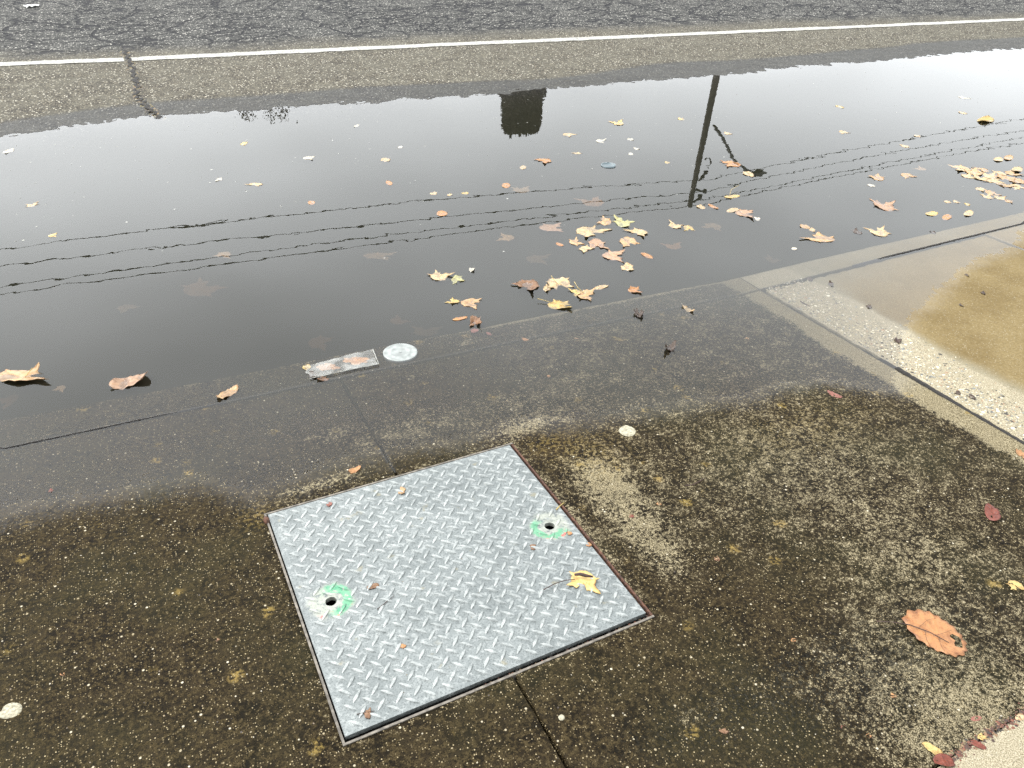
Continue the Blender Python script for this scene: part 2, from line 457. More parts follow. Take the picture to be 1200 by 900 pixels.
M = {}
M['old'] = mat_old_concrete(); M['new'] = mat_new_concrete(); M['asphalt'] = mat_asphalt()
M['water'] = mat_water(); M['steel'] = mat_steel(); M['lug'] = mat_steel(True); M['leaf'] = mat_leaf()
M['soil'] = simple('joint_soil', (.008, .0065, .005), .95, var=.5, scale=80, bumpd=.004)
M['frame'] = simple('weathered_frame_steel', (.13, .115, .095), .7, .3, .45, 60, .001)
M['rust'] = simple('rusty_steel', (.055, .022, .011), .85, 0, .6, 90, .002)
M['black'] = simple('pit_mud', (.006, .005, .004), .9, 0, .3, 60)
M['verge'] = simple('verge_grass', (.055, .07, .028), .95, 0, .4, 3, .01)
M['wood'] = simple('creosoted_wood', (.035, .028, .020), .85, 0, .4, 6)
M['wire'] = simple('black_cable', (.012, .012, .013), .6, 0, .2, 5)
M['metal'] = simple('dull_bracket_metal', (.03, .03, .03), .6, .2, .2, 9)
M['foliage'] = simple('dark_foliage', (.020, .014, .005), .85, 0, .6, 2.5)
M['bark'] = simple('bark', (.05, .038, .027), .9, 0, .3, 6)
M['twig'] = simple('dark_twig', (.030, .013, .009), .7, 0, .4, 90)
M['straw'] = simple('straw', (.30, .22, .07), .7, 0, .3, 90)
M['gum'] = simple('flattened_gum', (.25, .23, .165), .85, 0, .4, 160, .0012)
M['disc'] = simple('survey_disc_metal', (.22, .235, .225), .5, .3, .22, 40, .0008)
M['ring'] = simple('blue_grey_plastic', (.075, .10, .11), .4, 0, .25, 40)
M['foam'] = simple('pale_flecks', (.30, .30, .27), .8, 0, .25, 20)
M['paper'] = simple('white_paper', (.70, .70, .67), .8, 0, .1, 40)
M['crumb'] = simple('leaf_crumbs', (.095, .036, .016), .85, 0, .6, 140)
M['moss'] = simple('crack_moss', (.085, .068, .024), .95, 0, .6, 60)

# ================================================================== SETTING
VIS = 14.0
# ---- road sheet
us = np.unique(np.round(np.concatenate([np.linspace(-60, -4, 15), np.arange(-4, 14, .026), np.linspace(14, 90, 20)]), 4))
vsr = np.unique(np.round(np.concatenate([np.arange(2.45, 5.2, .12), np.arange(5.2, 7.0, .024), np.arange(7.0, 10, .12), np.linspace(10, 17, 12)]), 4))
VV = np.repeat(vsr[None, :], len(us), 0)
V, Q = grid_slab(us, VV, h_road, skirts=((0, -.2),), jit=.007)
_lx, _ly = [], []
for p in [(0, 75), (150, 68.5), (300, 61.5), (600, 48), (900, 34.5), (1200, 21)]:
    a = G(*p, .05); _lx.append(a[0]); _ly.append(a[1])
sl0 = (_ly[1] - _ly[0]) / (_lx[1] - _lx[0]); sl1 = (_ly[-1] - _ly[-2]) / (_lx[-1] - _lx[-2])
def v_line(u):
    u = np.asarray(u, float)
    r = np.interp(u, _lx, _ly)
    return np.where(u < _lx[0], _ly[0] + sl0 * (u - _lx[0]) * .3, np.where(u > _lx[-1], _ly[-1] + sl1 * (u - _lx[-1]) * .2, r))
me = mesh_np('road', V, Q)
attr(me, 'lane', smooth(.05, .75, V[:, 1] - v_line(V[:, 0]) + .25 * fbm(V[:, 0], V[:, 1], 2, 7)))
dsh = V[:, 1] - v_shore(V[:, 0])
wetw = .42 + .22 * fbm(V[:, 0] * .55, V[:, 0] * 0, 3, 15) + .012 * np.clip(V[:, 0], 0, 9)
attr(me, 'wet', smooth(wetw + .22, wetw - .18, dsh))
road = tag(link('road', me, None, M['asphalt']), kind='structure')

# ---- verges and base ground reaching the horizon
def sheet(name, x0, x1, y0, y1, z, nx, ny, mat, amp=0.0, seed=3):
    u = np.linspace(x0, x1, nx); v = np.linspace(y0, y1, ny)
    V, Q = grid_slab(u, np.repeat(v[None], nx, 0), lambda a, b: z + amp * fbm(a * .2, b * .2, 3, seed), skirts=((0, -.25),))
    return tag(link(name, mesh_np(name, V, Q), None, mat), kind='structure')
sheet('ground', -900, 900, -900, 900, -.45, 12, 12, M['verge'])
sheet('far_verge', -900, 900, 16.6, 900, .16, 30, 30, M['verge'], .03)
sheet('near_verge', -900, 900, -900, -1.46, .05, 30, 30, M['verge'], .01)
# soil bed below the joints
JU1 = 2.462
u = np.linspace(-9, 13, 880); v = np.linspace(-1.5, 2.46, 40)
V, Q = grid_slab(u, np.repeat(v[None], len(u), 0), lambda a, b: h_walk(a, b) - .030 + .020 * np.exp(-((a - JU1) / .05) ** 4) + .002 * fbm(a * 20, b * 20, 2, 9), skirts=((0, -.2),))
# leave the pit under the cover open
ck = V[Q].mean(1)
inside = (np.abs(ck[:, 0] - PC[0]) < .44) & (np.abs(ck[:, 1] - PC[1]) < .44)
tag(link('soil_bed', mesh_np('soil_bed', V, Q[~inside]), None, M['soil']), kind='structure')

# ---- the pavement: slabs between open joints
walk = empty('sidewalk'); tag(walk, kind='structure')
NOTCH = .395
N0, N1, N2, N3 = PC[0] - NOTCH, PC[0] + NOTCH, PC[1] - NOTCH, PC[1] + NOTCH
def lines(a, b, step, extra=()):
    n = max(2, int(round((b - a) / step)) + 1)
    x = np.linspace(a, b, n)
    for e in extra:
        if a < e < b: x[np.argmin(np.abs(x - e))] = e
    return x
def gauss_px(U, Vv, px, py, rx, ry, z=.008):
    gx, gy = G(px, py, z); return np.exp(-(((U - gx) / rx) ** 2 + ((Vv - gy) / ry) ** 2))
JU0, JU1, JU2 = .540, 2.462, 4.02
def paint(me, V, new):
    U, Y = V[:, 0], V[:, 1]
    if new:
        hd = h_walk(U, Y)
        oc = smooth(-.0130, .0005, (v_film(U) - Y) * .0155 + .0012 * fbm(U * 5, Y * 5, 3, 3)) * smooth(2.62, 2.85, U + .05 * fbm(Y * 5, U, 2, 8))
        band = smooth(.36, .26, U - JU1 + .04 * fbm(Y * 4, U * 4, 3, 77) + .02 * (2.3 - Y))
        attr(me, 'ochre', oc * (1 - band * .8)); attr(me, 'light', band * smooth(2.5, 2.38, Y) ** .5); attr(me, 'rough', U * 0)
        return
    L = np.zeros(len(U))
    L += .80 * smooth(.130, .05, (JU1 - U) + .03 * fbm(Y * 6, U * 6, 3, 19)) * smooth(.3, .6, U)          # pale band by the driveway joint
    L += .40 * gauss_px(U, Y, 735, 610, .13, .20)                              # bare strip right of the cover
    L += .42 * gauss_px(U, Y, 695, 555, .11, .14) + .25 * gauss_px(U, Y, 780, 660, .07, .12)
    L += .34 * gauss_px(U, Y, 450, 510, .26, .13) + .30 * gauss_px(U, Y, 570, 480, .30, .13)
    L += .50 * gauss_px(U, Y, 370, 568, .18, .035) + .40 * gauss_px(U, Y, 610, 500, .16, .05)
    for e in (.0,): L += .30 * smooth(.05, .0, np.maximum(np.abs(U - PC[0]) - NOTCH, np.abs(Y - PC[1]) - NOTCH))
    L += .16 * gauss_px(U, Y, 930, 540, .34, .24) + .14 * gauss_px(U, Y, 1070, 650, .26, .20) + .16 * gauss_px(U, Y, 1010, 800, .34, .14)
    L += .26 * gauss_px(U, Y, 1130, 850, .30, .13) + .25 * gauss_px(U, Y, 800, 850, .20, .05)
    L += .45 * gauss_px(U, Y, 150, 568, .05, .02) + .5 * gauss_px(U, Y, 55, 505, .07, .03) + .30 * gauss_px(U, Y, 380, 505, .10, .05)
    L += .5 * gauss_px(U, Y, 480, 440, .035, .03) + .45 * gauss_px(U, Y, 510, 428, .03, .015) + .4 * gauss_px(U, Y, 545, 398, .06, .02)
    L += .31 * smooth(.85, 1.35, U) * (1 - .75 * gauss_px(U, Y, 860, 720, .28, .14)) - .12 * smooth(.15, -.1, U)
    L += .40 * smooth(.03, .012, np.abs(v_kerb(U) - Y - .004)) * smooth(2.47, 2.3, U)
    attr(me, 'light', np.clip(L, -.2, 1.05))
    R = gauss_px(U, Y, 1020, 790, .40, .13) + .7 * gauss_px(U, Y, 850, 830, .30, .06) + .6 * gauss_px(U, Y, 930, 540, .4, .2)
    attr(me, 'rough', np.clip(R, 0, 1))
    O = .6 * gauss_px(U, Y, 305, 605, .05, .05) + .45 * gauss_px(U, Y, 690, 530, .10, .12) + .4 * gauss_px(U, Y, 640, 520, .06, .05) + .25 * gauss_px(U, Y, 950, 500, .3, .12)
    attr(me, 'ochre', np.clip(O, 0, 1))
def slab(u0, u1, v0, v1=None, step=.0095, new=False, notch=False, gap=.004, extra_v=(), hf=h_walk, rag=.0025):
    a, b = u0 + gap, u1 - gap
    us = lines(a, b, step, (N0, N1) if notch else ())
    vm = 1.80
    if v1 is None:
        lo = lines(v0 + gap, vm, step, (N2, N3) if notch else ())
        k = max(2, int(round((2.38 - vm) / step)))
        tt = np.linspace(0, 1, k + 1)[1:]
        top = v_joint(us) - gap
        VV = np.concatenate([np.repeat(lo[None], len(us), 0), vm + (top[:, None] - vm) * tt[None]], 1)
    else:
        lo = lines(v0 + gap, v1 - gap, step); VV = np.repeat(lo[None], len(us), 0)
    keep = None
    if notch:
        uc = (us[:-1] + us[1:]) / 2; vc = (VV[:-1, :-1] + VV[1:, 1:]) / 2
        keep = ~((uc[:, None] > N0) & (uc[:, None] < N1) & (vc > N2) & (vc < N3))
    V, Q = grid_slab(us, VV, hf, keep, skirts=((.0015, -.0025), (.0005, -.07)), rag=rag, jit=0.0 if notch else step * .3)
    if notch:      # straight cast edge against the frame
        pass
    me = mesh_np('slab', V, Q); paint(me, V, new)
    return link('slab', me, walk, M['new' if new else 'old'])
VB = .405
slab(-1.40, JU0, VB, notch=True, gap=.0048)
slab(JU0, JU1, VB, notch=True, gap=.0048)
s_new = slab(JU1, JU2, VB, new=True, gap=.0200, rag=.009)
slab(JU2, 5.95, VB, new=True, step=.02); slab(5.95, 7.9, VB, new=True, step=.04); slab(7.9, 9.8, VB, new=True, step=.05)
slab(9.8, 12.6, VB, new=True, step=.06)
slab(-3.35, -1.40, VB, step=.03); slab(-5.3, -3.35, VB, step=.05); slab(-8.8, -5.3, VB, step=.06)
slab(.54, 2.46, -1.45, VB, new=True, step=.02, rag=.004); slab(2.46, 5.9, -1.45, VB, new=True, step=.05)
slab(-1.4, .54, -1.45, VB, new=True, step=.04); slab(-5, -1.4, -1.45, VB, new=True, step=.06)

# ---- kerb stones
kerb = empty('kerb'); tag(kerb, kind='structure')
def kerb_piece(u0, u1, new, step=.012):
    us = lines(u0 + .003, u1 - .003, step)
    t = np.linspace(0, 1, 15)
    b, f = v_joint(us) + .0075, v_kerb(us) - .014
    VV = b[:, None] + (f - b)[:, None] * t[None]
    def hk(U, Y):
        hh = h_walk(U, v_joint(U) - .11) - .002
        lip = -.0015 - .0015 * fbm(U * 2, Y * 2, 3, 12)
        return np.minimum(hh, -.003 if new else -.0045) + lip * .6 + .0006 * fbm(U * 40, Y * 40, 2, 14)
    n, mm = VV.shape; U = np.repeat(us[:, None], mm, 1); Z = hk(U, VV)
    # rounded nose and front face down into the gutter, back edge down into the joint
    rows_y, rows_z = [b - .002, b - .001], [Z[:, 0] - .07, Z[:, 0] - .003]
    for i in range(mm): rows_y.append(VV[:, i]); rows_z.append(Z[:, i])
    chip = .003 * fbm(us * 9, us * 0, 3, 66)
    for a in (25, 50, 72, 90):
        a = math.radians(a); rows_y.append(f + .014 * math.sin(a) + chip); rows_z.append(Z[:, -1] - .014 * (1 - math.cos(a)))
    rows_y.append(f + .022 + chip); rows_z.append(Z[:, -1] - .24)
    Y = np.stack(rows_y, 1); Z = np.stack(rows_z, 1); k = Y.shape[1]
    U = np.repeat(us[:, None], k, 1); V = np.stack([U, Y, Z], -1).reshape(-1, 3)
    idx = np.arange(n * k).reshape(n, k)
    q = np.stack([idx[:-1, :-1], idx[1:, :-1], idx[1:, 1:], idx[:-1, 1:]], -1).reshape(-1, 4)
    me = mesh_np('kerb_stone', V, q); paint(me, V, new)
    return link('kerb_stone', me, kerb, M['new' if new else 'old'])
kerb_piece(-1.40, JU1, False); kerb_piece(JU1, 4.6, True); kerb_piece(4.6, 7.9, True, .04); kerb_piece(7.9, 12.6, True, .06)
kerb_piece(-5.3, -1.40, False, .04); kerb_piece(-8.8, -5.3, False, .06)

# near-black strip standing just above the water in parts of the joint behind the kerb
def dark_strip(u0, u1, w, z):
    us_ = np.arange(u0, u1, .02); V, Fc = [], []
    for i, u_ in enumerate(us_):
        c_ = float(v_joint(u_)) + .002 + .0015 * float(fbm(np.array(u_ * 14), np.array(.5), 3, 44)); e = min(1, (u_ - u0) / .3, (u1 - u_) / .3)
        for k, (a_, b_) in enumerate(((-1, -.012), (-.55, 0), (.55, 0), (1, -.012))):
            V.append((u_, c_ + a_ * w / 2, z * (2 * e - 1) + b_ + .0004 * random.uniform(-1, 1)))
        if i: Fc += [(4 * i - 4 + k, 4 * i + k, 4 * i + k + 1, 4 * i - 3 + k) for k in range(3)]
    link('joint_strip', mesh_of('joint_strip', V, Fc), kerb, M['soil'])
dark_strip(3.05, 9.0, .019, .0022); dark_strip(-3.0, .15, .008, .0014)
V, Fc = [], []
for i, y_ in enumerate(np.arange(.42, 1.66, .012)):
    y_ = float(y_); c_ = JU1 + .0085 + .004 * float(fbm(np.array(y_ * 16), np.array(.5), 3, 48)); w_ = .013 + .003 * random.random()
    zz = max(float(h_walk(np.array(c_), np.array(y_))) - .0035, .0014 if y_ < 1.58 else -.002)
    for a_, b_ in ((-1.25, -.012), (-.8, 0), (0, .0008), (.8, 0), (1.25, -.012)):
        V.append((c_ + a_ * w_, y_, zz + b_ + .0012 * random.uniform(-1, 1)))
    if i: Fc += [(5 * i - 5 + k, 5 * i - 4 + k, 5 * i + 1 + k, 5 * i + k) for k in range(4)]
link('joint_dirt', mesh_of('joint_dirt', V, Fc), walk, M['soil'])
# ---- exposed pebbles beside the driveway joint (too many and too small to pick apart)
def pebbles(name, spots, hf, parent, mat_colours, kind='stuff', flat=.45, sink=.15):
    V, Q, C = [], [], []
    base = [(0, 0, 1), (1, 0, .15), (.31, .95, .1), (-.81, .59, .15), (-.81, -.59, .1), (.31, -.95, .15)]
    for (x, y, r) in spots:
        n = len(V); a = random.random() * 6.28; e = random.uniform(.6, 1); ca, sa = math.cos(a), math.sin(a)
        z0 = hf(x, y)
        c = random.choice(mat_colours); k = random.uniform(.8, 1.15)
        for b in base:
            bx, by = b[0] * r * random.uniform(.8, 1.1), b[1] * r * e
            V.append((x + ca * bx - sa * by, y + sa * bx + ca * by, z0 + b[2] * r * flat - r * sink))
            C.append(tuple(min(1, q * k) for q in c) + (1,))
        Q += [(n, n + 1, n + 2), (n, n + 2, n + 3), (n, n + 3, n + 4), (n, n + 4, n + 5), (n, n + 5, n + 1)]
    me = mesh_of(name, V, Q)
    ca_ = me.color_attributes.new('stone_colour', 'FLOAT_COLOR', 'POINT')
    ca_.data.foreach_set('color', np.array(C, np.float32).ravel())
    if 'stone' not in M:
        t = NT('pebble'); a = t.n.new('ShaderNodeAttribute'); a.attribute_name = 'stone_colour'
        n = t.noise(260, 3); t.bsdf(t.mix(t.ramp(n, .3, .7, 0, .35), a.outputs['Color'], t.mulc(a.outputs['Color'], (.55, .53, .5))), .6)
        M['stone'] = t.m
    o = link(name, me, parent, M['stone']); tag(o, kind=kind); return o
hw1 = lambda x, y: float(h_walk(np.array(x), np.array(y)))
spots = []
while len(spots) < 5200:
    x, y = JU1 + .027 + abs(random.gauss(0, .16)), random.uniform(.45, 2.33)
    w = .27 + .05 * float(fbm(np.array(y * 4), np.array(1.), 3, 77)) - .02 * (2.3 - y)
    if x - JU1 > w + random.gauss(0, .03): continue
    r = random.choice((.0022, .003, .003, .004, .004, .005, .0065)) if random.random() > .04 else random.uniform(.008, .013)
    spots.append((x, y, r))
cream = [(.36, .32, .23), (.29, .255, .185), (.27, .24, .17), (.36, .31, .20), (.45, .42, .34), (.24, .21, .15), (.10, .09, .065), (.08, .085, .08), (.14, .15, .145), (.04, .034, .026), (.03, .026, .02), (.22, .14, .08), (.55, .51, .40)]
pebbles('exposed_aggregate', spots, hw1, s_new, cream)

# ---- water
ub = np.unique(np.concatenate([np.linspace(-55, -1.2, 12), np.linspace(-1.2, 5, 160), np.linspace(5, 12, 40), np.linspace(12, 85, 12)]))
near = v_film(ub) - .17
near = np.where((ub > N0 - .05) & (ub < N1 + .05), np.maximum(near, N3 + .02), near)
near = np.where(ub < N0 - .05, v_film(ub) - .13, near)
farv = v_shore(ub) + .55
V = np.concatenate([np.stack([ub, near, 0 * ub], 1), np.stack([ub, farv, 0 * ub], 1), np.stack([ub, farv, 0 * ub - .24], 1), np.stack([ub, near, 0 * ub - .24], 1)])
n = len(ub); i = np.arange(n - 1)
Q = np.concatenate([np.stack([a * n + i, a * n + i + 1, b * n + i + 1, b * n + i], 1) for a, b in ((0, 1), (1, 2), (2, 3), (3, 0))])
Vl = [tuple(x) for x in V]; Ql = [tuple(int(k) for k in q) for q in Q] + [(0, n, 2 * n, 3 * n), (4 * n - 1, 3 * n - 1, 2 * n - 1, n - 1)]
me = mesh_of('water', Vl, Ql, False)
tag(link('water', me, None, M['water']), kind='structure')

# ---- painted edge line of the lane
ul = np.arange(-14, 40, .03)
hw = .075
row = []
for s in (-1, -.5, 0, .5, 1):
    yy = v_line(ul) + s * (hw + .014 * fbm(ul * 8, ul * 0 + s, 3, 33)); row.append(np.stack([ul, yy, h_road(ul, yy) + .0045], 1))
V = np.stack(row, 1); n, k = V.shape[:2]; idx = np.arange(n * k).reshape(n, k)
Q = np.stack([idx[:-1, :-1], idx[1:, :-1], idx[1:, 1:], idx[:-1, 1:]], -1)
cx = G(148, 66, .05)[0]
uc = (ul[:-1] + ul[1:]) / 2
Q = Q[np.abs(uc - cx) > .035].reshape(-1, 4)
t = NT('worn_line_paint')
nn = t.noise(55, 5, .65); bs = t.bsdf(t.mix(t.ramp(nn, .35, .65), (.22, .215, .195), (.37, .365, .335)), .7, 0, t.bump(nn, .002), .2)
tp = t.n.new('ShaderNodeBsdfTransparent'); mx = t.n.new('ShaderNodeMixShader')
t.L(t.ramp(t.noise(60, 6, .75), .55, .64), mx.inputs[0]); t.L(bs.outputs[0], mx.inputs[1]); t.L(tp.outputs[0], mx.inputs[2]); t.L(mx.outputs[0], t.out.inputs['Surface'])
tag(link('lane_edge_line', mesh_np('lane_edge_line', V.reshape(-1, 3), Q), None, t.m), kind='structure')

# ---- debris-filled crack running from the line to the water
hr1 = lambda x, y: float(h_road(np.array(float(x)), np.array(float(y))))
ckp = [G(*p, .03) for p in [(146, 62), (152, 72), (156, 84), (160, 96), (159, 108), (165, 116), (176, 126), (188, 134)]]
V, Fc = [], []
for i in range(57):
    q = i / 8; k = min(int(q), 6); f_ = q - k
    x = ckp[k][0] + (ckp[k + 1][0] - ckp[k][0]) * f_; y = ckp[k][1] + (ckp[k + 1][1] - ckp[k][1]) * f_
    w = .009 + .012 * random.random() if i < 56 else .004
    for s_ in (-1, 0, 1):
        xx, yy = x + s_ * w + .018 * math.sin(i * 1.9) + random.gauss(0, .007), y + random.gauss(0, .008)
        V.append((xx, yy, hr1(xx, yy) + (.0045 if s_ else .0065)))
    if i: Fc += [(3 * i - 3, 3 * i - 2, 3 * i + 1, 3 * i), (3 * i - 2, 3 * i - 1, 3 * i + 2, 3 * i + 1)]
link('crack', mesh_of('crack', V, Fc), road, M['soil'])
spots = []
for a, b in zip(ckp[:-1], ckp[1:]):
    for _ in range(60):
        k = random.random(); w = random.gauss(0, .022)
        spots.append((a[0] + (b[0] - a[0]) * k + w, a[1] + (b[1] - a[1]) * k + random.gauss(0, .03), random.choice((.006, .009, .012, .016))))
pebbles('crack_fill', spots, hr1, road, [(.014, .012, .009), (.03, .02, .012), (.09, .07, .028), (.13, .105, .04), (.012, .011, .010), (.14, .095, .045)], flat=.6)

# ================================================================== STEEL COVER
ZC = float(np.mean(h_walk(np.array([N0 - .02, N1 + .02, PC[0], PC[0]]), np.array([PC[1], PC[1], N2 - .02, N3 + .02]))))
tilt = (float(h_walk(np.array(PC[0]), np.array(N3 + .015))) - float(h_walk(np.array(PC[0]), np.array(N2 - .015)))) / (2 * NOTCH)
rot = (math.atan(tilt), 0, 0)
frame = empty('cover_frame', (PC[0], PC[1], ZC), rot)
tag(frame, 'thin rusty steel frame set in the pavement round the tread plate cover', 'frame')
def bar(name, parent, x0, x1, y0, y1, z0, z1, mat):
    V, Fc = [], []; box(V, Fc, x0, x1, y0, y1, z0, z1)
    return link(name, mesh_of(name, V, Fc, False), parent, mat)
fo, fi = NOTCH - .001, NOTCH - .0065
bar('frame_side', frame, -fo, fo, fi, fo, -.06, .0025, M['frame']); bar('frame_side', frame, -fo, fo, -fo, -fi, -.06, .0015, M['frame'])
bar('frame_side', frame, -fo, -fi, -fi + .0002, fi - .0002, -.06, .002, M['frame']); bar('frame_side', frame, fi, fo, -fi + .0002, fi - .0002, -.06, .001, M['rust'])
bar('ledge', frame, -fi + .0005, fi - .0005, -fi + .0005, -fi + .03, -.05, -.021, M['black'])
bar('ledge', frame, fi - .03, fi - .0005, -fi + .031, fi - .0005, -.05, -.0195, M['rust'])
bar('pit_floor', frame, -fi, fi, -fi, fi, -.075, -.06, M['black'])
V, Fc = tube([(-fi - .004, fi - .038, -.004), (-fi - .004, fi - .022, .003), (-fi - .004, fi - .010, .001)], [.006, .009, .005], 8)
link('hinge_knob', mesh_of('hinge_knob', V, Fc), frame, M['rust'])

PX0, PX1, PY0, PY1 = -fi + .004, fi - .0085, -fi + .0125, fi - .0035        # plate sits off-centre in its frame
cover = empty('access_cover', (PC[0], PC[1], ZC + .003), rot)
tag(cover, 'square galvanised tread plate cover with two lifting holes ringed in green paint', 'access cover')
HR = .0145
def plate_mesh():
    import bmesh
    bm = bmesh.new(); loops = []
    def loop(pts):
        vs_ = [bm.verts.new((x, y, 0)) for x, y in pts]
        loops.append(vs_); return [bm.edges.new((vs_[i], vs_[(i + 1) % len(vs_)])) for i in range(len(vs_))]
    rect = []
    c = [(PX0, PY0), (PX1, PY0), (PX1, PY1), (PX0, PY1)]
    for k in range(4):
        a, b = c[k], c[(k + 1) % 4]
        for j in range(12): rect.append((a[0] + (b[0] - a[0]) * j / 12, a[1] + (b[1] - a[1]) * j / 12))
    es = loop(rect)
    for hx, hy in HOLES:
        es += loop([(hx - PC[0] + HR * random.uniform(.93, 1.07) * math.cos(q), hy - PC[1] + HR * random.uniform(.93, 1.07) * math.sin(q)) for q in [i * math.pi / 9 for i in range(18)]])
    bmesh.ops.triangle_fill(bm, use_beauty=True, edges=es)
    bm.normal_update()
    for f in bm.faces:
        if f.normal.z < 0: f.normal_flip()
    g = bmesh.ops.extrude_edge_only(bm, edges=[e for e in bm.edges if e.is_boundary])
    for v in g['geom']:
        if isinstance(v, bmesh.types.BMVert): v.co.z -= .0125
    me = bpy.data.meshes.new('plate'); bm.to_mesh(me); bm.free(); return me
plate = link('plate', plate_mesh(), cover, M['steel'])
# raised treads: one lens-shaped lug, two headings
def lug_mesh(L=.0355, W=.0094, Hh=.0031, n=7):
    V, Fc = [], []
    for i in range(n):
        x = -1 + 2 * i / (n - 1); w = W / 2 * (1 - abs(x) ** 2.2) + .0006
        z = Hh * (1 - abs(x) ** 3) + .0001
        V += [(x * L / 2, -w, -.0004), (x * L / 2, -w * .62, z), (x * L / 2, w * .62, z), (x * L / 2, w, -.0004)]
    for i in range(n - 1):
        for k in range(3): Fc.append((i * 4 + k, (i + 1) * 4 + k, (i + 1) * 4 + k + 1, i * 4 + k + 1))
    return V, Fc
LV, LF = lug_mesh(); lug = mesh_of('raised_tread', LV, LF, False); lug.materials.append(M['lug'])
PIT = .0424
spots = []
for i in range(-10, 11):
    for j in range(-10, 11):
        for k in (0, 1):
            x, y = (i + .5 * k) * PIT + .006, (j + .5 * k) * PIT + .004
            if not (PX0 + .013 < x < PX1 - .013 and PY0 + .013 < y < PY1 - .013): continue
            if any(math.hypot(x + PC[0] - hx, y + PC[1] - hy) < HR + .012 for hx, hy in HOLES): continue
            spots.append((x, y, math.radians(45 if k == 0 else -45) + random.gauss(0, .02)))
spots.sort(key=lambda s: math.hypot(s[0] + PC[0], s[1] + PC[1]))
for s in spots[:300]:
    o = bpy.data.objects.new('raised_tread', lug); col.objects.link(o); o.parent = cover
    o.location = (s[0], s[1], 0); o.rotation_euler = (0, 0, s[2])
V, Fc = [], []
for s in spots[300:]:
    n = len(V); ca, sa = math.cos(s[2]), math.sin(s[2])
    V += [(s[0] + ca * a - sa * b, s[1] + sa * a + ca * b, c) for a, b, c in LV]; Fc += [tuple(n + q for q in f) for f in LF]
tag(link('far_treads', mesh_of('far_treads', V, Fc, False), cover, M['lug']), kind='stuff')
def z_plate(x, y): return ZC + .003 + (y - PC[1]) * tilt
def surf(x, y):
    """height of what a dry thing would lie on"""
    if PX0 < x - PC[0] < PX1 and PY0 < y - PC[1] < PY1: return z_plate(x, y) + .0016
    if y < float(v_joint(x)): return hw1(x, y)
    return -.004
spots = [(random.uniform(PX0 + .02, PX1 - .02), random.uniform(PY0 + .02, PY1 - .02), random.choice((.0009, .0012, .0016, .0022))) for _ in range(150)]
spots = [q for q in spots if all(math.hypot(q[0] + PC[0] - hx, q[1] + PC[1] - hy) > HR + .004 for hx, hy in HOLES)]
pebbles('plate_grit', spots, lambda x, y: .0, cover, [(.03, .02, .012), (.06, .04, .02), (.02, .016, .012), (.12, .09, .05)])
# leaf crumbs and rust in the gap
spots = []
for _ in range(260):
    if random.random() < .55: x, y = fi - random.uniform(.001, .008), random.uniform(-fi, fi * .5)
    else: x, y = random.uniform(-.1, fi), -fi + random.uniform(.001, .010)
    spots.append((x, y, random.uniform(.002, .0045)))
pebbles('gap_debris', spots, lambda x, y: -.0075, frame, [(.06, .022, .012), (.10, .035, .018), (.03, .014, .009), (.09, .06, .03), (.012, .010, .008)])

# ================================================================== LEAVES
def outline(kind, n=72):
    th = np.linspace(0, 2 * math.pi, n, endpoint=False)
    if kind == 'plane':
        lob = [(0, 1.0, .62), (.95, .90, .58), (-.95, .90, .58), (1.95, .66, .55), (-1.95, .66, .55)]
        lob = [(a + random.gauss(0, .06), l * random.uniform(.85, 1.1), w) for a, l, w in lob]
        r = np.full(n, .48)
        for a, l, w in lob:
            d = np.abs((th - a + math.pi) % (2 * math.pi) - math.pi)
            r = np.maximum(r, l * np.clip(1 - d / w, 0, 1) ** .80 * (1 - .25 * np.sin(np.clip(d / w, 0, 1) * math.pi)) + .0)
            r = np.maximum(r, .62 * l * np.clip(1 - (d / (w * 1.35)) ** 2, 0, 1))
        r *= 1 + .07 * np.sign(np.sin(th * 13 + random.random() * 6)) * np.clip(r - .3, 0, 1)
        dn = np.abs((th - math.pi + math.pi) % (2 * math.pi) - math.pi)
        r = np.where(dn > 2.75, np.minimum(r, .2), r)
        veins = [a for a, l, w in lob]
    elif kind == 'broad':        # ovate, coarsely toothed
        r = .62 + .38 * np.cos(th) ** 2 * (np.cos(th) > 0) + .16 * np.cos(th) ** 2 * (np.cos(th) < 0)
        r *= (1 + .05 * np.sin(th * 17)) * (1 + .06 * fbm(np.cos(th) * 2 + random.random() * 9, np.sin(th) * 2, 2, 4))
        veins = [0, .55, -.55, 1.1, -1.1]
    elif kind == 'oval':
        a, b = 1.0, random.uniform(.36, .5)
        r = a * b / np.sqrt((b * np.cos(th)) ** 2 + (a * np.sin(th)) ** 2)
        r *= 1 + .04 * fbm(np.cos(th) * 3 + random.random() * 9, np.sin(th) * 3, 2, 4)
        veins = [0, math.pi]
    else:                        # torn scrap
        q = random.random() * 50
        r = .62 + .42 * fbm(np.cos(th) * 1.6 + q, np.sin(th) * 1.6 + q, 3, 8)
        r = np.clip(r, .28, 1.1); veins = [random.uniform(-.5, .5)]
    return th, r, veins
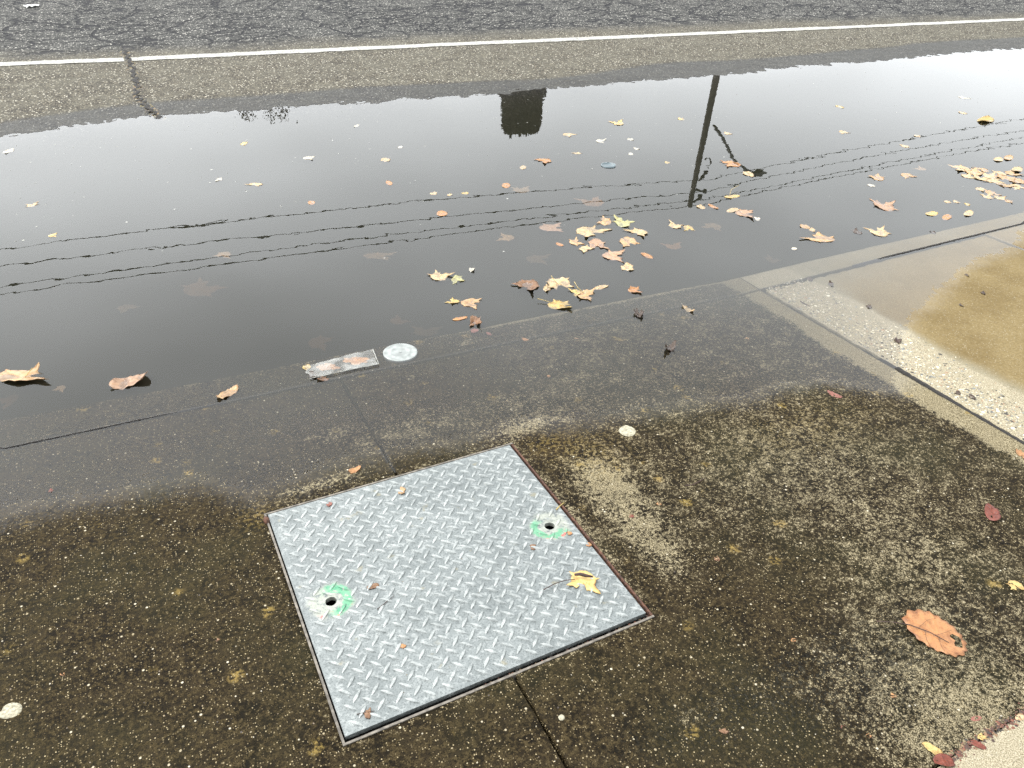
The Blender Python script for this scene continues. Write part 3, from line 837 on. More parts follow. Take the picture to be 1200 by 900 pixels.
def leaf_mesh(kind, w, d, spin, curl, thick=.0006, n=72, rings=5, sink=12):
    """leaf lying in the xy plane, stretched to a w x d footprint; curl lifts edges"""
    th, r, veins = outline(kind, n)
    pts, edge, vein = [(0, 0)], [0.0], [1.0]
    for k in range(1, rings + 1):
        q = k / rings
        for a, rr in zip(th, r):
            pts.append((math.cos(a) * rr * q, math.sin(a) * rr * q)); edge.append(q)
            vein.append(float(max(math.exp(-((q * rr * math.sin(min(abs((a - v + math.pi) % (2 * math.pi) - math.pi), 1.57))) / .045) ** 2) for v in veins)))
    P = np.array(pts)
    L = max(w, d)
    fold = random.uniform(0, 6.28)
    P0 = P.copy()
    R_ = np.array([[math.cos(spin), -math.sin(spin)], [math.sin(spin), math.cos(spin)]]); P = P @ R_.T
    mn, mx = P.min(0), P.max(0); P = (P - (mn + mx) / 2) / (mx - mn)
    P = P * np.array([w, d])
    rr = np.hypot(P0[:, 0], P0[:, 1])
    f = P0[:, 0] * math.cos(fold) + P0[:, 1] * math.sin(fold)
    sd = random.randrange(1000)
    z = curl * L * (.42 * f * f + .20 * rr ** 2 * fbm(P0[:, 0] * 2 + sd, P0[:, 1] * 2, 2, sd) + .14 * fbm(P0[:, 0] * 4 + sd, P0[:, 1] * 4, 2, sd + 1) + .10 * rr * np.abs(P0[:, 1]))
    z -= np.percentile(z, sink)
    n1 = len(P); V = [(P[i, 0], P[i, 1], z[i]) for i in range(n1)]
    Fc = [(0, 1 + k, 1 + (k + 1) % n) for k in range(n)]
    for q in range(rings - 1):
        for k in range(n):
            a = 1 + q * n
            Fc.append((a + k, a + n + k, a + n + (k + 1) % n, a + (k + 1) % n))
    V += [(x, y, zz - thick) for x, y, zz in V]
    top = list(Fc); Fc = top + [tuple(n1 + i for i in f)[::-1] for f in top]
    b = 1 + (rings - 1) * n
    Fc += [(b + k, n1 + b + k, n1 + b + (k + 1) % n, b + (k + 1) % n) for k in range(n)]
    me = mesh_of('leaf', V, Fc)
    attr(me, 'edge', edge + edge); attr(me, 'vein', vein + vein)
    me.materials.append(M['leaf'])
    return me
CAMROT = YAW                # footprints are measured across and along the line of sight
def size_at(px, py, w, h, z):
    a, b = Vector(G(px - w / 2, py, z)), Vector(G(px + w / 2, py, z)); c, d = Vector(G(px, py - h / 2, z)), Vector(G(px, py + h / 2, z))
    return (a - b).length, (c - d).length
COL = dict(pale=(.36, .27, .15), tan=(.31, .20, .10), yellow=(.35, .255, .09), pink=(.27, .17, .105), brown=(.15, .078, .036), dark=(.045, .028, .018),
           red=(.125, .026, .012), green=(.27, .265, .125), white=(.36, .345, .29), orange=(.29, .145, .055), rose=(.17, .06, .042))
n_leaf = {}
def leaf(px, py, w, h, c, kind, label, cat='leaf', group=None, where='float', curl=.35, name=None, spin=None, depth=.02):
    z = {'float': .002, 'deep': -depth}.get(where)
    if z is None:
        z = .0
        for _ in range(3): x, y = G(px, py, z); z = surf(x, y)
    x, y = G(px, py, z)
    wm, dm = size_at(px, py, w, h, z)
    dm = min(dm, wm * 1.9)
    sm = w < 9
    me = leaf_mesh(kind, wm, dm, random.uniform(0, 6.28) if spin is None else spin, curl, n=24 if sm else 72, rings=2 if sm else 5, sink=random.choice((30, 42, 52)) if where == 'float' else 12)
    nm = name or {'plane': 'plane_leaf', 'broad': 'broad_leaf', 'oval': 'oval_leaf', 'scrap': 'leaf_scrap'}[kind]
    o = link(nm, me)
    zz = min(v.co.z for v in me.vertices)
    if where == 'float': o.location = (x, y, -.0012 + (.0016 if curl > .2 else .0012))
    elif where == 'deep': o.location = (x, y, z)
    else: o.location = (x, y, z - zz - .0012)
    o.rotation_euler = (0, 0, CAMROT)
    k = random.uniform(.88, 1.08); o.color = (*[q * k for q in COL[c]], 1)
    tag(o, label, cat, group)
    return o
def stem(o, pts, r=.0013, mat='straw'):
    """petiole through picture points, as a part of leaf o"""
    inv = (Matrix.Translation(o.location) @ Matrix.Rotation(CAMROT, 4, 'Z')).inverted()
    P = [inv @ Vector((*G(px, py, o.location.z + z), o.location.z + z)) for px, py, z in pts]
    V, Fc = tube(P, [r * 1.1] + [r] * (len(P) - 2) + [r * .8], 6)
    return link('stem', mesh_of('stem', V, Fc), o, M[mat])

# --- leaves drifting against the kerb in the middle
R1 = 'leaves gathered in the floating cluster in mid puddle'
for a in [(707, 258, 18, 12, 'tan', 'plane', 'small tan plane leaf at the far tip of the mid puddle leaf cluster'),
          (731, 260, 28, 13, 'green', 'plane', 'yellow green leaf with pinkish side, far side of the mid puddle cluster'),
          (697, 272, 44, 15, 'pale', 'plane', 'largest pale tan leaf spread across the middle of the leaf cluster'),
          (676, 283, 19, 10, 'tan', 'plane', 'tan leaf tucked beside the largest leaf of the cluster'),
          (700, 287, 27, 14, 'pink', 'plane', 'brownish pink curled leaf overlapping the largest leaf of the cluster'),
          (687, 292, 19, 9, 'pale', 'plane', 'pale leaf at the kerb side of the largest cluster leaf'),
          (745, 273, 29, 11, 'pale', 'plane', 'pale narrow leaf pointing towards the utility pole reflection'),
          (738, 284, 25, 13, 'tan', 'plane', 'tan ragged leaf just below the pale narrow one in the cluster'),
          (720, 300, 29, 15, 'pink', 'plane', 'pinkish tan lobed leaf floating by itself below the leaf cluster')]:
    leaf(*a, group=R1, curl=.22)
leaf(646, 266, 29, 11, 'pink', 'plane', 'pinkish leaf half sunk beside the leaf cluster', group=R1, where='deep', depth=.003, curl=.03)
leaf(758, 299, 13, 7, 'orange', 'oval', 'small orange tan leaf on the kerb side of the mid puddle cluster', curl=.2)
leaf(735, 313, 15, 8, 'pale', 'scrap', 'small pale curled scrap below the pinkish lobed leaf', curl=.5)
leaf(656, 286, 9, 4, 'orange', 'oval', 'tiny orange leaf beside the mid puddle leaf cluster', curl=.1)
R2 = 'leaves lined up close to the kerb'
leaf(616, 336, 36, 16, 'brown', 'plane', 'brown crumpled leaf at the end of the row by the kerb', group=R2, curl=.5)
leaf(641, 338, 9, 8, 'pale', 'scrap', 'pale scrap touching the brown crumpled leaf by the kerb', group=R2, curl=.4)
o = leaf(656, 332, 34, 16, 'pale', 'plane', 'pale yellow folded leaf standing up beside the brown crumpled leaf', group=R2, curl=.6)
stem(o, [(646, 323, .02), (649, 328, .012), (654, 333, .004)])
leaf(673, 343, 15, 9, 'yellow', 'plane', 'small yellowish leaf in the row by the kerb', group=R2, curl=.4)
o = leaf(687, 346, 23, 14, 'tan', 'plane', 'tan ragged leaf with upright stem in the row by the kerb', group=R2, curl=.5)
stem(o, [(673, 330, .02), (677, 337, .012), (684, 343, .003)])
o = leaf(656, 357, 29, 11, 'yellow', 'plane', 'yellow leaf with long pale stem touching the kerb edge', group=R2, curl=.4)
stem(o, [(630, 350, .012), (638, 352, .009), (648, 355, .004)])
leaf(705, 336, 17, 6, 'pale', 'oval', 'narrow pale leaf floating past the end of the kerb row', group=R2, curl=.3)
leaf(744, 340, 16, 8, 'orange', 'plane', 'small orange tan leaf alone at the kerb edge', group=R2, curl=.5)
R3 = 'leaves by the kerb near the round metal marker'
o = leaf(517, 322, 34, 13, 'pale', 'plane', 'pale yellow two-lobed leaf floating off the round metal marker', group=R3, curl=.35)
leaf(537, 328, 17, 11, 'green', 'plane', 'greenish leaf touching the pale two-lobed leaf', group=R3, curl=.3)
leaf(553, 316, 7, 5, 'white', 'scrap', 'white fleck beside the pale two-lobed leaf', group=R3, curl=.6)
leaf(530, 353, 18, 7, 'yellow', 'plane', 'small yellow leaf pointing at a tan one off the kerb', group=R3, curl=.3)
leaf(552, 356, 25, 13, 'tan', 'plane', 'tan lobed leaf floating next to the small yellow leaf', group=R3, curl=.3)
leaf(539, 373, 17, 5, 'orange', 'oval', 'narrow orange leaf close to the kerb edge', group=R3, curl=.3)
leaf(558, 379, 15, 11, 'brown', 'plane', 'dark brown rolled leaf resting on the kerb edge', group=R3, where='kerb', curl=1.1)
leaf(556, 388, 10, 5, 'rose', 'scrap', 'reddish scrap under the dark rolled leaf on the kerb', group=R3, where='kerb', curl=.3)
leaf(573, 391, 7, 4, 'rose', 'oval', 'tiny rose coloured leaf lying on the flooded kerb', group=R3, where='kerb', curl=.1)
leaf(616, 398, 9, 4, 'orange', 'oval', 'tiny orange leaf on the flooded joint behind the kerb', group=R3, where='kerb', curl=.1)
leaf(677, 398, 10, 4, 'orange', 'oval', 'tiny flat orange leaf on the flooded slab past the joint', group=R3, where='kerb', curl=.05)
# --- around and right of the pole reflection
R4 = 'leaves around the utility pole reflection'
for a in [(792, 263, 18, 9, 'pale', 'plane', 'pale leaf of a touching pair below the pole reflection'),
          (807, 267, 14, 7, 'yellow', 'plane', 'yellow leaf of a touching pair below the pole reflection'),
          (821, 242, 10, 5, 'pale', 'scrap', 'pale scrap right at the tip of the pole reflection'),
          (836, 242, 10, 5, 'orange', 'oval', 'small orange leaf just beyond the tip of the pole reflection'),
          (859, 246, 17, 5, 'pale', 'oval', 'slim pale leaf leading to a brown rosette of leaf'),
          (874, 251, 23, 12, 'pink', 'plane', 'pinkish brown rounded leaf like a rosette'),
          (888, 256, 7, 4, 'white', 'scrap', 'white fleck beside the brown rosette leaf'),
          (857, 192, 22, 8, 'orange', 'plane', 'orange tan leaf lying over the reflected lamp arm'),
          (877, 204, 13, 6, 'pale', 'scrap', 'pale leaf scrap at the reflected lamp head')]:
    leaf(*a, group=R4, curl=.2)
o = leaf(858, 230, 19, 4, 'yellow', 'oval', 'slim yellow leaf with a stem raised above the water', group=R4, curl=.1)
stem(o, [(866, 217, .02), (857, 222, .015), (855, 229, .002)])
R5 = 'leaves off the driveway kerb'
for a in [(943, 265, 11, 5, 'tan', 'scrap', 'small tan scrap above the frayed brown leaf clump'), (952, 269, 7, 5, 'pale', 'scrap', 'pale bit touching the frayed brown leaf clump'),
          (957, 278, 44, 11, 'tan', 'plane', 'long frayed tan leaf clump floating off the driveway kerb'),
          (931, 291, 7, 3, 'white', 'oval', 'white sliver floating below the frayed leaf clump'), (1004, 271, 10, 6, 'dark', 'scrap', 'dark curled bit beside the broad pale leaf off the driveway'),
          (1029, 271, 27, 11, 'pale', 'plane', 'broad pale tan leaf close to the driveway kerb'), (1037, 240, 29, 13, 'pink', 'plane', 'ragged pinkish leaf floating beyond the broad pale leaf'),
          (1027, 207, 19, 8, 'tan', 'plane', 'tan leaf floating among the wire reflections'), (1021, 217, 8, 3, 'white', 'oval', 'white sliver just below the tan leaf among wire reflections'),
          (1065, 206, 17, 6, 'tan', 'plane', 'flat tan leaf with a blurred sunken leaf behind it'), (1092, 250, 16, 5, 'yellow', 'oval', 'yellowish leaf of a pair near the driveway kerb'),
          (1110, 254, 15, 6, 'orange', 'oval', 'orange leaf of a pair near the driveway kerb'), (1135, 250, 15, 6, 'pale', 'oval', 'pale narrow leaf closest to the driveway kerb')]:
    leaf(*a, group=R5, curl=.2)
DL = 'tan leaf packed in the long leaf drift off the driveway'
for a in [(1126, 197, 19, 8), (1140, 201, 22, 8), (1135, 206, 16, 6), (1150, 208, 20, 7), (1151, 199, 14, 6), (1162, 206, 19, 8), (1166, 214, 22, 8), (1178, 209, 20, 9),
          (1180, 216, 20, 7), (1190, 211, 18, 8), (1193, 219, 18, 6), (1188, 203, 18, 6), (1172, 203, 14, 5)]:
    cc = random.choice(('tan', 'pale', 'pale', 'pink', 'orange'))
    leaf(*a, cc, 'plane', DL.replace('tan', {'pink': 'pinkish', 'orange': 'orange tan'}.get(cc, cc), 1), group='leaf drift off the driveway', curl=.22)
D2 = 'pale leaf in the short string beside the long leaf drift'
for a in [(1151, 222, 15, 5), (1163, 226, 15, 6), (1158, 230, 13, 5), (1172, 231, 15, 5), (1184, 236, 11, 4)]:
    leaf(*a, random.choice(('tan', 'pale')), 'plane', D2, group='short string of leaves', curl=.2)
leaf(1170, 187, 13, 4, 'pale', 'oval', 'pale narrow leaf of a crossed pair beyond the long drift', curl=.2)
leaf(1182, 185, 15, 5, 'tan', 'oval', 'tan narrow leaf of a crossed pair beyond the long drift', curl=.2)
leaf(1155, 141, 23, 5, 'yellow', 'oval', 'slim yellow leaf alone on the bright far water', curl=.25)
leaf(1192, 199, 16, 5, 'pale', 'oval', 'pale leaf edging the long drift on its road side', curl=.2)
OP = 'small pale leaf scrap floating singly on open water'
for a in [(990, 155, 12, 4), (1075, 159, 8, 3), (1061, 171, 10, 3), (1110, 236, 7, 3), (1121, 236, 8, 3), (1134, 239, 6, 3), (668, 158, 17, 5), (722, 143, 19, 7), (705, 165, 13, 5), (739, 163, 8, 3), (746, 174, 7, 3),
          (676, 179, 13, 2.5), (613, 196, 8, 5), (798, 139, 8, 3), (739, 180, 6, 3), (782, 190, 6, 3), (286, 168, 8, 6), (362, 185, 14, 5), (452, 187, 11, 5), (297, 216, 22, 4), (418, 147, 6, 4),
          (469, 172, 6, 3), (10, 177, 11, 6), (38, 239, 15, 6), (63, 275, 12, 5), (508, 226, 8, 4), (527, 228, 6, 3), (545, 226, 9, 3), (257, 210, 8, 5), (1130, 114, 12, 3), (1128, 132, 8, 3), (853, 156, 10, 3), (984, 125, 9, 3)]:
    cc = random.choice(('pale', 'yellow', 'pale', 'pale', 'white'))
    nm = {'pale': 'pale tan', 'yellow': 'yellow', 'white': 'whitish'}[cc]
    lb = ('%s lobed leaf floating singly on open water' if a[2] > 11 else 'small %s leaf scrap floating singly on open water' if a[2] > 7 else 'tiny %s leaf speck floating singly on open water') % nm
    leaf(*a, cc, 'plane' if a[2] > 11 else 'scrap', lb, group='scattered floating leaf scraps', curl=.15)
OO = 'small orange oval leaf floating singly on open water'
for a in [(456, 214, 9, 5), (365, 237, 9, 4.5), (518, 250, 13, 6), (593, 217, 10, 6)]:
    leaf(*a, 'orange', 'oval', OO, group='scattered orange leaves', curl=.1)
leaf(636, 189, 21, 7, 'orange', 'plane', 'orange tan lobed leaf alone below the evergreen reflection', curl=.3)
o = leaf(31, 440, 70, 17, 'tan', 'plane', 'large tan leaf with raised ribs floating well off the kerb', curl=.45, spin=.4)
stem(o, [(38, 431, .03), (34, 436, .018), (28, 444, .004)])
leaf(152, 447, 38, 17, 'pink', 'oval', 'long pinkish brown leaf with one lifted pale edge beside the kerb', curl=.55, spin=.35)
leaf(267, 462, 20, 15, 'tan', 'oval', 'rolled tan leaf lying on the flooded kerb top', where='kerb', curl=.5, spin=.6)
# --- sunken leaves seen dimly through the murk
SK = 'blurred pale leaf lying sunken under the murky water'
for a in [(240, 336, 60, 22, .030), (592, 278, 22, 10, .010), (1076, 197, 18, 5, .006), (833, 266, 26, 9, .018), (787, 288, 26, 8, .018), (632, 304, 32, 14, .030), (262, 299, 24, 8, .010), (375, 402, 28, 20, .040), (500, 388, 40, 12, .040),
          (690, 236, 36, 12, .014), (70, 456, 16, 8, .018), (8, 470, 22, 30, .040), (905, 303, 20, 10, .030), (445, 300, 40, 10, .022), (150, 362, 30, 10, .032), (470, 375, 26, 12, .036), (610, 222, 24, 8, .012)]:
    leaf(*a[:4], random.choice(('orange', 'tan', 'tan')), 'plane', SK if a[2] < 34 else 'large ' + SK, group='sunken leaves', where='deep', depth=a[4] * 1.3, curl=.06)

# --- dry leaves and bits on the pavement
o = leaf(1095, 743, 62, 50, 'orange', 'broad', 'large orange brown veined leaf lying flat on the worn pavement', where='slab', curl=.20, spin=2.55, name='broad_leaf')
o.color = (.27, .125, .046, 1)
stem(o, [(1027, 728, .001), (1046, 729, .002), (1066, 732, .004), (1090, 741, .006), (1112, 753, .006)], .0011, 'twig')
for q in ([(1076, 736, .005), (1086, 727, .006), (1097, 724, .006)], [(1084, 739, .006), (1086, 750, .006), (1092, 760, .005)], [(1096, 745, .006), (1108, 741, .007), (1116, 738, .006)], [(1100, 748, .006), (1103, 757, .006), (1108, 764, .005)]):
    v_ = stem(o, q, .00035, 'twig'); v_.name = 'vein'
o = leaf(683, 683, 40, 28, 'yellow', 'plane', 'yellow five-pointed leaf with rolled brown edge on the tread plate', where='slab', curl=.22, spin=4.5)
o.color = (.46, .33, .12, 1)
stem(o, [(637, 691, .003), (650, 684, .006), (662, 680, .007), (674, 679, .006)], .0012, 'twig')
V, Fc = tube([(-.022, .016, .011), (-.008, .017, .013), (.008, .012, .013), (.026, .012, .010)], [.003, .0045, .0045, .002], 7)
link('rolled_edge', mesh_of('rolled_edge', V, Fc), o, M['twig'])
leaf(1162, 602, 19, 19, 'red', 'oval', 'glossy dark red cupped leaf on the pavement near the driveway joint', where='slab', curl=.55, spin=1.2)
leaf(1192, 687, 24, 12, 'yellow', 'plane', 'yellow pointed leaf at the pavement beyond the large brown leaf', where='slab', curl=.25)
leaf(978, 463, 14, 8, 'rose', 'oval', 'pink folded leaf on the edge of the water film', where='slab', curl=.4, spin=2.6)
leaf(416, 551, 13, 9, 'orange', 'oval', 'small orange red leaf on the slab behind the tread plate', where='slab', curl=.5, spin=.6)
leaf(1093, 879, 19, 17, 'yellow', 'oval', 'cupped ochre leaf at the litter-filled back joint', where='slab', curl=.5)
leaf(1106, 893, 24, 14, 'red', 'oval', 'brick red leaf beside the cupped ochre leaf', where='slab', curl=.5)
leaf(1146, 873, 16, 10, 'red', 'oval', 'dull red leaf lying in the litter of the back joint', where='slab', curl=.4)
leaf(1151, 864, 12, 8, 'yellow', 'scrap', 'pale ochre scrap lying in the litter of the back joint', where='slab', curl=.4)
leaf(1197, 533, 12, 10, 'orange', 'scrap', 'orange scrap lying at the driveway joint', where='slab', curl=.4)
leaf(1144, 842, 14, 6, 'rose', 'oval', 'faded rose leaf just above the back joint litter', where='slab', curl=.2)
leaf(1195, 841, 12, 7, 'pale', 'oval', 'pale leaf at the upper end of the back joint litter', where='slab', curl=.2)
leaf(748, 370, 12, 10, 'dark', 'scrap', 'black curled leaf bit on the flooded slab near the kerb', where='kerb', curl=1.2)
leaf(806, 364, 12, 8, 'pale', 'oval', 'pale rolled leaf bit on the flooded slab near the kerb', where='kerb', curl=.9)
leaf(785, 410, 14, 8, 'dark', 'oval', 'dark red rolled leaf bit on the flooded slab', where='kerb', curl=1.1, spin=.5)
leaf(437, 687, 14, 7, 'brown', 'oval', 'brown leaf bit on the tread plate near a lifting hole', where='slab', curl=.3, spin=.3)
leaf(625, 641, 8, 7, 'brown', 'scrap', 'small brown triangle of leaf on the tread plate', where='slab', curl=.2)
leaf(431, 836, 8, 13, 'brown', 'scrap', 'brown crumb near the front corner of the tread plate', where='slab', curl=.4)
leaf(386, 548 + 43, 7, 6, 'rose', 'scrap', 'pink speck near the rear edge of the tread plate', where='slab', curl=.3)
leaf(471, 575, 8, 9, 'tan', 'scrap', 'tan crumb on the rear half of the tread plate', where='slab', curl=.3)
leaf(472, 757, 8, 6, 'orange', 'scrap', 'rust coloured crumb on the tread plate', where='slab', curl=.3)
BITS = 'tiny dark leaf crumb lying on the driveway concrete'
for a in [(949, 328, 8, 5), (974, 334, 7, 5), (1018, 360, 7, 4), (1052, 400, 8, 6), (1126, 358, 4, 3), (1152, 344, 5, 3), (1133, 323, 4, 3), (1093, 273, 5, 3), (1139, 466, 7, 6), (1122, 461, 8, 4)]:
    leaf(*a, 'dark', 'scrap', BITS, cat='crumb', group='crumbs on the driveway', where='slab', curl=.6, name='leaf_crumb')
PB = 'tiny reddish leaf crumb lying on the dark pavement'
for a in [(643, 441, 4, 3), (930, 750, 7, 4), (840, 655, 7, 6), (772, 590, 6, 4), (848, 857, 12, 6), (1047, 815, 8, 5), (690, 638, 7, 5), (668, 625, 6, 4), (60, 575, 5, 4), (876, 397, 4, 3), (73, 790, 6, 3), (1018, 862, 7, 5), (740, 605, 6, 4), (255, 750, 5, 4), (988, 852, 6, 5)]:
    leaf(*a, random.choice(('red', 'orange', 'brown')), 'scrap', PB, cat='crumb', group='crumbs on the pavement', where='slab', curl=.4, name='leaf_crumb')

# --- twigs
def twig(pts, r, label, mat='twig', name='twig', lift=.0):
    P = []
    for px, py in pts:
        z = 0
        for _ in range(3): x, y = G(px, py, z); z = surf(x, y) + r * .6
        P.append(Vector((x, y, z + lift)))
    c = P[0].copy(); P = [p - c for p in P]
    V, Fc = tube(P, [r] + [r * .9] * (len(P) - 2) + [r * .6], 6)
    o = link(name, mesh_of(name, V, Fc), None, M[mat]); o.location = c
    tag(o, label, 'twig'); return o
twig([(803, 569), (812, 568), (820, 564), (826, 560)], .0016, 'thin dark red twig lying on the slab between plate and driveway')
twig([(442, 714), (452, 706), (462, 698)], .0011, 'thin straight brown twig on the tread plate')
twig([(418, 837), (428, 835), (439, 833)], .0012, 'thin brown twig near the front corner of the plate')
twig([(938, 353), (943, 356), (949, 359)], .0028, 'short black twig on the pebbly driveway edge')
twig([(1050, 396), (1053, 402)], .004, 'stubby black twig beside the pebbly driveway strip')
twig([(652, 597), (656, 593), (661, 589)], .0022, 'straw coloured blade lying across the plate gap by a green marked hole', 'straw', 'grass_blade')
twig([(777, 410), (783, 409), (788, 406)], .0016, 'small dark red stalk on the flooded slab')

# --- litter in the back joint
spots = []
for _ in range(420):
    px = random.uniform(1108, 1205); py = 891 - (px - 1108) * .60 + random.gauss(-1, 5.5)
    spots.append((*G(px, py, .022), random.choice((.001, .0015, .002, .003, .005))))
pebbles('joint_litter', spots, hw1, walk, [(.07, .022, .012), (.12, .04, .02), (.04, .02, .012), (.16, .10, .05), (.02, .015, .01)])
# fine grit on the dark slabs
spots = []
while len(spots) < 1100:
    x, y = random.uniform(-.55, 2.4), random.uniform(.42, 2.0)
    if N0 - .01 < x < N1 + .01 and N2 - .01 < y < N3 + .01: continue
    spots.append((x, y, random.choice((.0013, .0018, .0018, .0025, .0035))))
pebbles('grit', spots, hw1, walk, [(.26, .23, .16), (.20, .16, .09), (.15, .11, .055), (.32, .29, .23), (.10, .07, .04), (.03, .02, .014)])

# --- gum spots
def gum(px, py, w, h, label):
    z = .0
    for _ in range(3): x, y = G(px, py, z); z = surf(x, y)
    wm, dm = size_at(px, py, w, h, z)
    n = 30; V = [(0, 0, .0022)]; Fc = []
    for k, (q, zz) in enumerate(((.6, .0024), (.9, .0018), (1.0, -.0015))):
        for i in range(n):
            a = 2 * math.pi * i / n; j = 1 + .16 * float(fbm(np.array(math.cos(a) * 1.8 + px), np.array(math.sin(a) * 1.8), 3, 5))
            V.append((math.cos(a) * wm / 2 * q * j, math.sin(a) * dm / 2 * q * j, zz + .0004 * random.uniform(-1, 1)))
    Fc += [(0, 1 + i, 1 + (i + 1) % n) for i in range(n)]
    for k in range(2): Fc += [(1 + k * n + i, 1 + (k + 1) * n + i, 1 + (k + 1) * n + (i + 1) % n, 1 + k * n + (i + 1) % n) for i in range(n)]
    o = link('gum_spot', mesh_of('gum_spot', V, Fc), None, M['gum']); o.location = (x, y, z); o.rotation_euler = (0, 0, CAMROT)
    tag(o, label, 'gum')
gum(735, 505, 21, 13, 'pale flattened gum spot on the slab between plate and film edge')
gum(13, 833, 26, 18, 'pale flattened gum spot on the dark slab away from the plate')
gum(658, 841, 8, 7, 'small whitish blob beside the joint in front of the plate')

# --- round survey marker let into the kerb
x, y = G(469, 413, -.001); wm, dm = size_at(469, 413, 40, 21, -.001); R_ = (wm + dm) / 4
mk = empty('survey_marker', (x, y, -.0035)); tag(mk, 'round pale metal survey marker let into the flooded kerb top', 'marker')
def lathe(prof, n=48):
    V, Fc = [], []
    for r, z in prof:
        for i in range(n): a = 2 * math.pi * i / n; V.append((r * math.cos(a), r * math.sin(a), z))
    for k in range(len(prof) - 1):
        for i in range(n): Fc.append((k * n + i, k * n + (i + 1) % n, (k + 1) * n + (i + 1) % n, (k + 1) * n + i))
    Fc.append(tuple((len(prof) - 1) * n + i for i in range(n))); return V, Fc
V, Fc = lathe([(R_, -.012), (R_, .0035), (R_ * .975, .0050), (R_ * .88, .0054), (R_ * .84, .0040), (R_ * .64, .0042), (R_ * .61, .0056), (R_ * .53, .0056), (R_ * .50, .0042), (R_ * .2, .0046), (R_ * .01, .0052)])
link('disc', mesh_of('disc', V, Fc), mk, M['disc'])
V, Fc = lathe([(R_ * .10, .0045), (R_ * .10, .0062), (R_ * .04, .0064), (R_ * .03, .0052), (.0002, .0052)], 20)
link('centre_punch', mesh_of('centre_punch', V, Fc), mk, M['disc'])

# --- ring-like plastic lid floating
x, y = G(713, 194); wm, dm = size_at(713, 194, 17, 7, 0); R_ = wm / 2
lid = empty('bottle_lid', (x, y, 0)); tag(lid, 'small blue grey round plastic lid floating upside down in open water', 'lid')
V, Fc = lathe([(R_, -.004), (R_, .006), (R_ * .93, .0065), (R_ * .88, .005), (R_ * .86, .001), (.001, .0008)], 32)
link('rim', mesh_of('rim', V, Fc), lid, M['ring'])

# --- clear plastic wrapper lying on the kerb
def wrapper():
    c4 = [G(355, 430), G(437, 411), G(444, 428), G(363, 445)]
    n, mm = 28, 12; V = []
    for i in range(n):
        for j in range(mm):
            s, q = i / (n - 1), j / (mm - 1)
            a = Vector(c4[0]) * (1 - s) + Vector(c4[1]) * s; b = Vector(c4[3]) * (1 - s) + Vector(c4[2]) * s
            p = a * (1 - q) + b * q
            w = .011 * float(fbm(np.array(s * 7), np.array(q * 4), 3, 2)); p = p + Vector((w, w * 1.1))
            z = .0030 + .0045 * abs(float(fbm(np.array(s * 6 + 3), np.array(q * 3), 3, 4))) + .007 * max(0, s - .86) / .14 * (1 - q) + .004 * (q > .93)
            V.append((p.x, p.y, z))
    Fc = [(i * mm + j, (i + 1) * mm + j, (i + 1) * mm + j + 1, i * mm + j + 1) for i in range(n - 1) for j in range(mm - 1)]
    cen = Vector((*G(400, 428), 0)); V = [tuple(Vector(v) - cen) for v in V]
    k = len(V); V += [(x, y, z - .0004) for x, y, z in V]; Fc += [tuple(k + i for i in f)[::-1] for f in Fc]
    t = NT('clear_film')
    gl = t.n.new('ShaderNodeBsdfPrincipled'); gl.inputs['Base Color'].default_value = (.50, .50, .47, 1); gl.inputs['Roughness'].default_value = .16
    tr = t.n.new('ShaderNodeBsdfTransparent'); mx = t.n.new('ShaderNodeMixShader')
    t.L(t.ramp(t.noise(14, 3), .35, .70, .06, .26), mx.inputs[0]); t.L(tr.outputs[0], mx.inputs[1]); t.L(gl.outputs[0], mx.inputs[2]); t.L(mx.outputs[0], t.out.inputs['Surface'])
    o = link('plastic_wrapper', mesh_of('plastic_wrapper', V, Fc), None, t.m); o.location = cen
    tag(o, 'crumpled clear plastic wrapper lying on the flooded kerb beside the round marker', 'wrapper')
    for nm, pts, r in (('folded_edge', [c4[3], c4[2]], .0008), ('folded_edge', [c4[2], c4[1]], .0012)):
        P = [Vector((*pts[0], .005)), Vector(((pts[0][0] + pts[1][0]) / 2, (pts[0][1] + pts[1][1]) / 2 + .002, .006)), Vector((*pts[1], .007))]
        Vv, Ff = tube([p - cen for p in P], r, 6); link(nm, mesh_of(nm, Vv, Ff), o, M['foam'])
wrapper()
leaf(360, 431, 10, 7, 'yellow', 'scrap', 'pale ochre leaf scrap at the corner of the clear wrapper', where='kerb', curl=.5)
leaf(379, 445, 14, 6, 'brown', 'scrap', 'brown leaf scrap tucked along the lower edge of the wrapper', where='kerb', curl=.7)
leaf(367, 441, 12, 7, 'dark', 'oval', 'black leaf scrap under the corner of the wrapper', where='kerb', curl=.5)
for q in ((385, 430, 30, 9, 'first'), (417, 423, 32, 10, 'second')):
    leaf(*q[:4], 'orange', 'scrap', 'tan leaf fragment caught under the clear wrapper', where='deep', depth=.001, curl=.02, group='fragments under the wrapper')

# --- tiny flecks on the water (uncountable)
V, Fc = [], []
for _ in range(330):
    px = random.uniform(-20, 1220); lo = 165 - px * .085
    py = lo + abs(random.gauss(0, 62))
    x, y = G(px, py)
    if y < float(v_kerb(x)) + .05 or y > float(v_shore(x)) - .12: continue
    r = random.choice((.0025, .003, .0035, .004, .005, .007)); e = random.uniform(.4, 1); a0 = random.random() * 6
    n = len(V); V.append((x, y, .0022))
    for k in range(6):
        a = a0 + k * math.pi / 3; V.append((x + r * math.cos(a) * random.uniform(.7, 1.1), y + r * e * math.sin(a), .0004))
    Fc += [(n, n + 1 + k, n + 1 + (k + 1) % 6) for k in range(6)]
o = link('floating_flecks', mesh_of('floating_flecks', V, Fc), None, M['foam'])
tag(o, 'fine pale flecks scattered over the far half of the puddle', 'flecks', kind='stuff')

